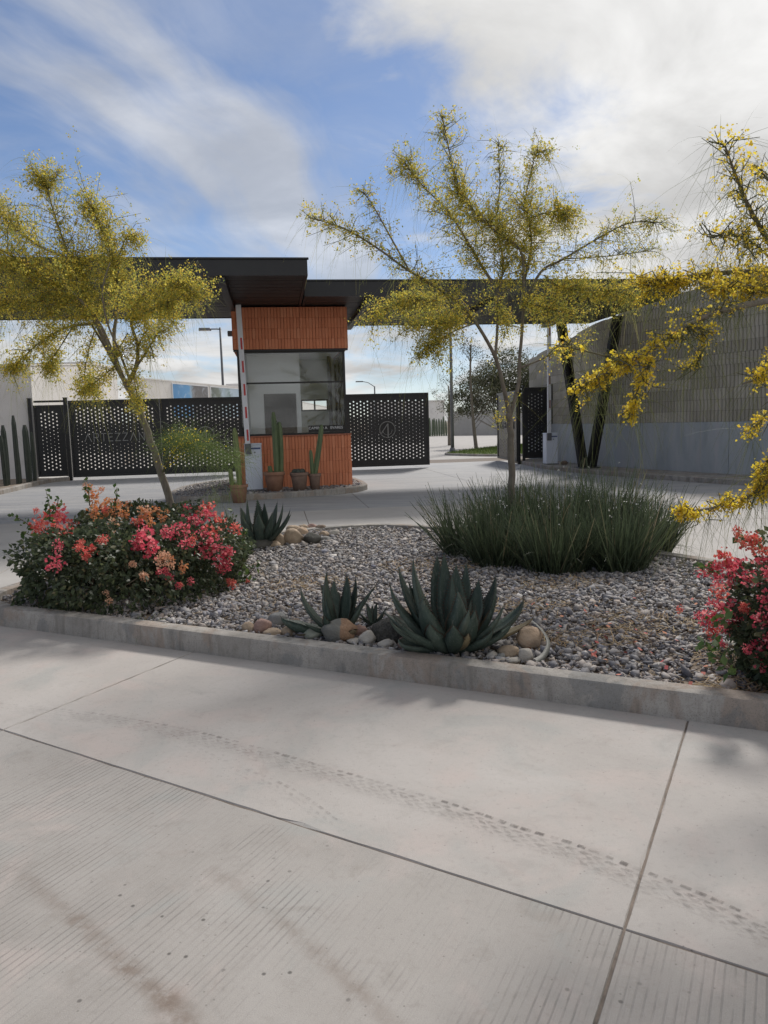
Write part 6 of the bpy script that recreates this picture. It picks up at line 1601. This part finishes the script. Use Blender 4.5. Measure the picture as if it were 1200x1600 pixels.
SL = [
    ('small tan round stone at the left end of the front stone border', (-0.95, 5.13), 0.045, 0.038, 0.042, 'tan', 0, 0.1, 0.0),
    ('pinkish round stone second from the left in the front stone border', (-0.85, 5.11), 0.062, 0.053, 0.056, 'pink', 0.3, 0.1, 0.0),
    ('grey stone with a whitish top behind the pinkish stone of the front border', (-0.77, 5.2700000000000005), 0.068, 0.058, 0.057, 'grey', 0.1, 0.1, 0.0),
    ('flat tan stone lying against the kerb below the pinkish stone', (-0.77, 5.0200000000000005), 0.065, 0.055, 0.027, 'tan', 0, 0.1, 0.0),
    ('brown stone half under the bent agave leaf', (-0.65, 5.19), 0.062, 0.053, 0.042, 'brown', 0.4, 0.1, 0.0),
    ('beige round stone in front of the bent agave leaf by the kerb', (-0.66, 5.0), 0.047, 0.04, 0.041, 'tan', 0.2, 0.1, 0.0),
    ('small upright grey stone between the beige stone and the long grey stone', (-0.6, 5.029999999999999), 0.035, 0.029, 0.036, 'grey', 0.2, 0.3, 0.0),
    ('small mauve stone touching the kerb below the bent agave leaf', (-0.57, 4.92), 0.038, 0.032, 0.027, 'mauve', 0.1, 0.1, 0.0),
    ('long greenish grey stone slanting down to the kerb', (-0.49, 4.93), 0.076, 0.065, 0.04, 'green', -0.5, 0.1, -0.35),
    ('large split stone, dark left half and orange right face, before the small agave', (-0.31, 4.859999999999999), 0.12, 0.102, 0.082, 'split', 0, 0.12, 0.0),
    ('thin pale flat stone against the kerb right of the split stone', (-0.21, 4.78), 0.053, 0.045, 0.021, 'pale', 0, 0.1, 0.0),
    ('whitish angular stone right of the split stone', (-0.13, 4.75), 0.057, 0.048, 0.055, 'pale', 0.3, 0.3, 0.0),
    ('pinkish stone behind the whitish angular stone', (-0.18, 4.949999999999999), 0.047, 0.04, 0.044, 'pink', 0, 0.1, 0.0),
    ('pale pointed flat stone between the whitish stone and the pink brown stone by the kerb', (-0.01, 4.67), 0.056, 0.047, 0.033, 'pale', 0.1, 0.3, 0.0),
    ('pink brown round stone by the kerb left of the large agave', (0.13, 4.65), 0.067, 0.057, 0.05, 'pink', 0.2, 0.1, 0.0),
    ('grey stone under the left leaves of the large agave', (0.22, 4.57), 0.051, 0.043, 0.037, 'grey', 0.4, 0.3, 0.0),
    ('low brown grey stone before the large agave', (0.3, 4.5200000000000005), 0.05, 0.043, 0.032, 'brown', 0.1, 0.1, 0.0),
    ('dark pitted rough rock between the two front agaves', (0.03, 4.8500000000000005), 0.148, 0.126, 0.086, 'pitted', 0.1, 0.12, 0.0),
    ('tan rock behind the dark pitted rock', (0.15, 5.25), 0.081, 0.068, 0.07, 'tan', 0.4, 0.3, 0.0),
    ('peach banded boulder right of the large agave inside the curled dry leaf', (0.87, 4.6), 0.084, 0.071, 0.079, 'peach', 0.2, 0.12, 0.0),
    ('white angular stone in front of the peach banded boulder', (0.8, 4.33), 0.053, 0.045, 0.047, 'pale', 0.5, 0.3, 0.0),
    ('tan flat stone left of the peach banded boulder', (0.72, 4.42), 0.069, 0.058, 0.04, 'tan', 0.1, 0.1, 0.0),
    ('small pale stone by the kerb under the right leaves of the large agave', (0.61, 4.38), 0.038, 0.032, 0.028, 'pale', 0.3, 0.3, 0.0),
    ('thin flat pale stone left of the white angular stone', (0.72, 4.31), 0.045, 0.038, 0.016, 'pale', 0, 0.1, 0.0),
    ('small grey stone between the two thin pale stones by the kerb', (0.66, 4.35), 0.03, 0.026, 0.024, 'grey', 0.6, 0.1, 0.0),
    ('upright tan egg shaped stone right of the back agave', (-1.23, 8.889999999999999), 0.069, 0.059, 0.089, 'tan', 0.2, 0.05, 0.0),
    ('small pale round stone left of the egg shaped stone', (-1.36, 9.15), 0.04, 0.034, 0.042, 'pale', 0, 0.1, 0.0),
    ('flat tan stone lying below the egg shaped stone', (-1.28, 8.780000000000001), 0.091, 0.077, 0.04, 'tan', 0.1, 0.1, 0.0),
    ('wide dark flat stone at the foot of the back agave', (-1.44, 8.75), 0.166, 0.141, 0.063, 'dark', 0, 0.12, 0.0),
    ('pale greenish upright stone beside the back agave and the bougainvillea', (-1.69, 9.18), 0.072, 0.061, 0.084, 'green', 0.3, 0.1, 0.0),
    ('large tan lumpy rock right of the egg shaped stone', (-1.08, 8.950000000000001), 0.131, 0.111, 0.113, 'tan', 0.2, 0.12, 0.0),
    ('tan rock leaning on the back kerb, left in the back stone border', (-1.17, 9.780000000000001), 0.101, 0.086, 0.071, 'tan', 0.4, 0.12, 0.0),
    ('peach rock in the middle of the back stone border', (-1.05, 9.629999999999999), 0.083, 0.07, 0.07, 'peach', 0.6, 0.12, 0.0),
    ('dark lumpy rock in the back stone border', (-0.86, 8.940000000000001), 0.107, 0.091, 0.089, 'dark', 0.1, 0.3, 0.0),
    ('tan stone on the back kerb above the dark lumpy rock', (-1.08, 10.149999999999999), 0.07, 0.059, 0.046, 'tan', 0, 0.1, 0.0),
    ('pinkish stone at the top of the back stone border', (-0.97, 10.2), 0.07, 0.06, 0.046, 'pink', 0.2, 0.1, 0.0),
    ('brown stone at the right of the top row of the back border', (-0.85, 10.11), 0.069, 0.059, 0.046, 'brown', 0.4, 0.1, 0.0),
    ('beige stone right of the dark lumpy rock', (-0.76, 9.51), 0.065, 0.056, 0.043, 'tan', 0.2, 0.1, 0.0),
    ('light grey stone at the right end of the back stone border', (-0.64, 9.61), 0.074, 0.063, 0.043, 'pale', 0.5, 0.1, 0.0),
    ('pale flat stone lying on the gravel below the dark lumpy rock', (-0.72, 9.149999999999999), 0.071, 0.06, 0.033, 'grey', 0.4, 0.1, 0.0)]
ks = 1
for (lab, b, rx, ry, rz, mt, rot, ang, til) in SL:
    stone(lab, b, rx, ry, rz, mt, rot, ang, ks, til); ks += 1
o = stone('small brown stone on the pavement at the foot of the right barrier cabinet', (5.38, 22.75), .11, .09, .07, 'brown', .3, .2, 77); o.location.z = .112 + .05

# ------------------------------------------------------------------ potted cacti
M_TERRA = simple('terracotta', (.26, .135, .085), (.36, .20, .135), 7, .85, bstr=.3, bscale=40)
M_TERRAD = simple('weathered_terracotta', (.19, .125, .095), (.29, .20, .155), 7, .88, bstr=.3, bscale=40)
def cactusmat(name, c0, c1):
    m_, N = newmat(name)
    t = N.n('ShaderNodeTexCoord').outputs['Object']
    col = ramp(N, N.noise(t, 5, 5, .6), [(.3, c0), (.7, c1)])
    col = N.mix(N.m('MULTIPLY', N.ss(N.noise(t, 45, 3, .6), .58, .75), .35), col, (.22, .22, .15))
    finish(N, col, .6, N.noise(t, 80, 3), .2, .004)
    return m_
M_CACT = cactusmat('cactus_skin', (.085, .125, .06), (.145, .185, .085))
M_CACTY = cactusmat('yellow_green_cactus_skin', (.13, .17, .06), (.20, .23, .085))
M_CACTD = cactusmat('grey_green_cactus_skin', (.040, .052, .042), (.068, .082, .066))
M_CACTF = cactusmat('far_cactus_skin', (.10, .13, .085), (.15, .18, .12))
def column(name, base, tip, r, mat, parent=None, ribs=7, seg=10, depth=.22):
    base, tip = Vector(base), Vector(tip); L = (tip - base).length; d = (tip - base).normalized()
    T = Vector((0, 0, 1)).rotation_difference(d).to_matrix()
    m_ = ribs * 2; vs = []; fs = []
    for i in range(seg + 1):
        s_ = i / seg; rr = r * (.86 + .14 * math.sin(math.pi * min(1, s_ * 1.15)))
        z = L * s_
        if s_ > .97: rr *= .5
        bend = Vector((.03 * math.sin(s_ * 3), .02 * math.sin(s_ * 2 + 1), 0)) * r * 4
        for k in range(m_):
            q = rr * (1 if k % 2 == 0 else 1 - depth); a_ = 2 * math.pi * k / m_ + .1
            vs.append(base + T @ (Vector((q * math.cos(a_), q * math.sin(a_), z)) + bend))
    for i in range(seg):
        for k in range(m_): fs.append((i * m_ + k, i * m_ + (k + 1) % m_, (i + 1) * m_ + (k + 1) % m_, (i + 1) * m_ + k))
    fs.append(tuple(seg * m_ + k for k in range(m_)))
    return MB().add(vs, fs, False).build(name, mat, parent)
def pot(label, loc, rad, h, mat, stems, skin, mound=False):
    p = empty('potted_cactus', loc, random.uniform(0, .2)); tag(p, label, 'potted cactus', 'terracotta pots with cacti by the booth')
    MB().lathe([(rad * .68, 0), (rad * .90, h * .80), (rad * .91, h * .82), (rad, h * .83), (rad * 1.02, h * .86), (rad * 1.02, h * .97), (rad * .99, h), (rad * .90, h), (rad * .88, h * .9)], 28, cap1=False).build('pot', mat, p)
    MB().lathe([(rad * .885, h * .885), (rad * .5, h * .91), (.01, h * .92)], 20, cap0=False).build('soil', M_EARTH, p)
    for (b, t, r_) in stems: column('cactus_stem', (b[0], b[1], h * .88), t, r_, skin, p)
    if mound:
        for k in range(7):
            a_ = k * .9; q = .0 if k == 0 else rad * .5
            bm = MB().lathe([(.001 + rad * .36 * math.sin(x), h * .90 + rad * .36 * (1 - math.cos(x)) * .8) for x in (.3, .9, 1.5, 2.1, 2.7, 3.1)], 10, c=(q * math.cos(a_), q * math.sin(a_), 0), cap0=False)
            bm.build('cactus_ball', M_CACTD, p)
    return p
pot('terracotta pot with two tall green column cacti in front of the booth wall', (-2.30, 16.25, .10), .225, .43, M_TERRA, [((.05, 0, 0), (.035, .02, 1.68), .062), ((.14, .04, 0), (.15, .05, 1.47), .068), ((-.08, -.05, 0), (-.10, -.06, .56), .05)], M_CACT)
pot('weathered pot with a low dark cactus mound between two taller potted cacti', (-1.78, 16.3, .10), .195, .40, M_TERRAD, [], M_CACT, True)
pot('small weathered pot with a green column cactus leaning to the right', (-1.46, 16.4, .10), .135, .36, M_TERRAD, [((.0, 0, 0), (.19, .05, 1.39), .060), ((-.05, -.02, 0), (-.07, -.02, .86), .045)], M_CACT)
pot('terracotta pot with a yellow green column cactus standing before the left barrier', (-2.86, 15.15, 0.004), .185, .36, M_TERRA, [((.02, 0, 0), (-.03, .03, 1.47), .062), ((-.13, -.03, 0), (-.15, -.05, .68), .05)], M_CACTY)

# row of columnar cacti before the white wall (left), and far row beyond the exit gate
for k, (x, y, h, r_) in enumerate([(-10.0, 19.1, 1.5, .075), (-10.15, 19.5, 1.6, .08), (-10.02, 19.85, 1.45, .075), (-10.2, 20.15, 1.62, .085), (-10.05, 20.45, 1.35, .07), (-10.15, 20.75, 1.62, .08), (-10.02, 21.1, 1.88, .07), (-10.12, 21.4, 1.40, .065), (-10.0, 21.7, 1.62, .095), (-9.95, 21.95, 1.42, .06)]):
    o = column('columnar_cactus', (0, 0, 0), (random.uniform(-.05, .03), random.uniform(-.04, .04), h), r_, M_CACTD, None, 7, 9)
    o.location = (x, y, .09)
    L_ = ['dark column cactus outside the left picture edge, first of the row', 'dark column cactus next to the first of the row at the left edge', 'slim dark column cactus third along the row from the left edge', 'dark ribbed column cactus cut by the left picture edge', 'short dark column cactus just inside the left picture edge', 'thick dark column cactus left of the tallest one', 'tallest dark column cactus of the row before the white wall', 'short slim column cactus right of the tallest one', 'stout dark column cactus second from the right end of the row', 'slim column cactus at the right end of the row nearest the pedestrian gate'][k]
    tag(o, L_, 'cactus', 'columnar cacti before the white wall')
for k in range(11):
    h = 1.75 * random.uniform(.85, 1.15)
    o = column('columnar_cactus', (0, 0, 0), (random.uniform(-.06, .06), 0, h), .11, M_CACTF, None, 6, 6)
    o.location = (4.35 + k * .24, 77.0 + k * .1, 0); tag(o, 'small distant column cactus in the far row beyond the exit gate', 'cactus', 'far row of column cacti')

# ------------------------------------------------------------------ far trees beyond the gates
M_FARL = island_mat('far_dark_leaf', [(0, (.05, .055, .032)), (.5, (.085, .092, .05)), (1, (.13, .135, .075))], .7, .35)
M_FARA = island_mat('far_airy_leaf', [(0, (.06, .065, .04)), (.5, (.10, .105, .06)), (1, (.15, .145, .085))], .7, .3)
def far_tree(label, base, trunk, crowns, nl, ls, mat, limbs=10):
    t = empty('far_tree', (*base, 0)); tag(t, label, 'tree', 'trees along the street beyond the gates')
    tk = MB().tube(catmull(trunk, 4), [.10 + (.035 - .10) * i / (4 * (len(trunk) - 1)) for i in range(4 * (len(trunk) - 1) + 1)], 8).build('trunk', M_BARK, t)
    lb = MB(); Cs = []
    w = np.array([np.prod(r_) for c, r_ in crowns]); w = w / w.sum()
    for (c, r_), q in zip(crowns, w):
        n = max(30, int(nl * q)); nc = max(6, n // 26)
        cc = unit(rng.normal(0, 1, (nc, 3))) * (rng.uniform(.25, 1, nc) ** .5)[:, None] * np.array(r_) + np.array(c)
        idx = rng.integers(0, nc, n)
        Cs.append(cc[idx] + rng.normal(0, 1, (n, 3)) * np.array(r_).min() * .16)
        for k in range(min(limbs, nc)): 
            zt = max(.9, cc[k][2] - .3 - .9 * math.hypot(cc[k][0] - trunk[-1][0], cc[k][1])); s0 = min(catmull(trunk, 6), key=lambda q: abs(q.z - zt)); lb.tube([s0, s0.lerp(Vector(cc[k]), .5) + Vector((0, 0, .06)), Vector(cc[k])], [.013, .009, .004], 5)
    lb.build('limbs', M_BARK, t)['kind'] = 'stuff'
    C = np.concatenate(Cs); L = rng.uniform(*ls, len(C))
    npobj('crown', *leaf_quads(C, L, L * .5), mat, t)['kind'] = 'stuff'
far_tree('dense dark rounded tree on the lawn behind the open gate leaf', (6.35, 42.0), [(0, 0, 0), (.02, 0, .9), (-.15, 0, 1.6), (-.4, 0, 2.3)], [((-.8, .2, 3.0), (1.45, 1.2, 1.15)), ((.7, .3, 3.7), (1.6, 1.3, 1.5)), ((-1.9, 0, 2.3), (.9, .8, .7)), ((1.7, 0, 2.8), (1.1, 1.0, 1.0))], 17000, (.08, .16), M_FARL, 5)
far_tree('airy thin tree with a slim double trunk on the lawn tip beyond the exit gate', (4.72, 38.6), [(0, 0, 0), (-.12, 0, 1.2), (-.2, 0, 2.4), (-.25, 0, 3.8), (-.2, 0, 5.2)], [((-.2, 0, 4.0), (1.0, .9, 1.6)), ((.9, 0, 3.3), (.8, .8, .9)), ((-.3, 0, 5.2), (.5, .5, .9))], 2300, (.05, .10), M_FARA, 14)
far_tree('sparse airy tree left of the lamp pole beyond the exit gate', (4.1, 47.0), [(0, 0, 0), (0, 0, 1.2), (.05, 0, 2.6), (.0, 0, 3.6)], [((-.3, 0, 3.2), (.75, .7, 1.2)), ((.4, 0, 2.2), (.9, .7, .7))], 1300, (.05, .10), M_FARA, 10)
far_tree('thin airy tree between the dark rounded tree and the block wall', (8.6, 45.0), [(0, 0, 0), (0, 0, 1.5), (.1, 0, 3.0), (.0, 0, 4.4)], [((0, 0, 4.0), (1.4, 1.0, 1.3)), ((-.8, 0, 4.8), (1.0, .8, .9))], 2200, (.05, .10), M_FARA, 10)
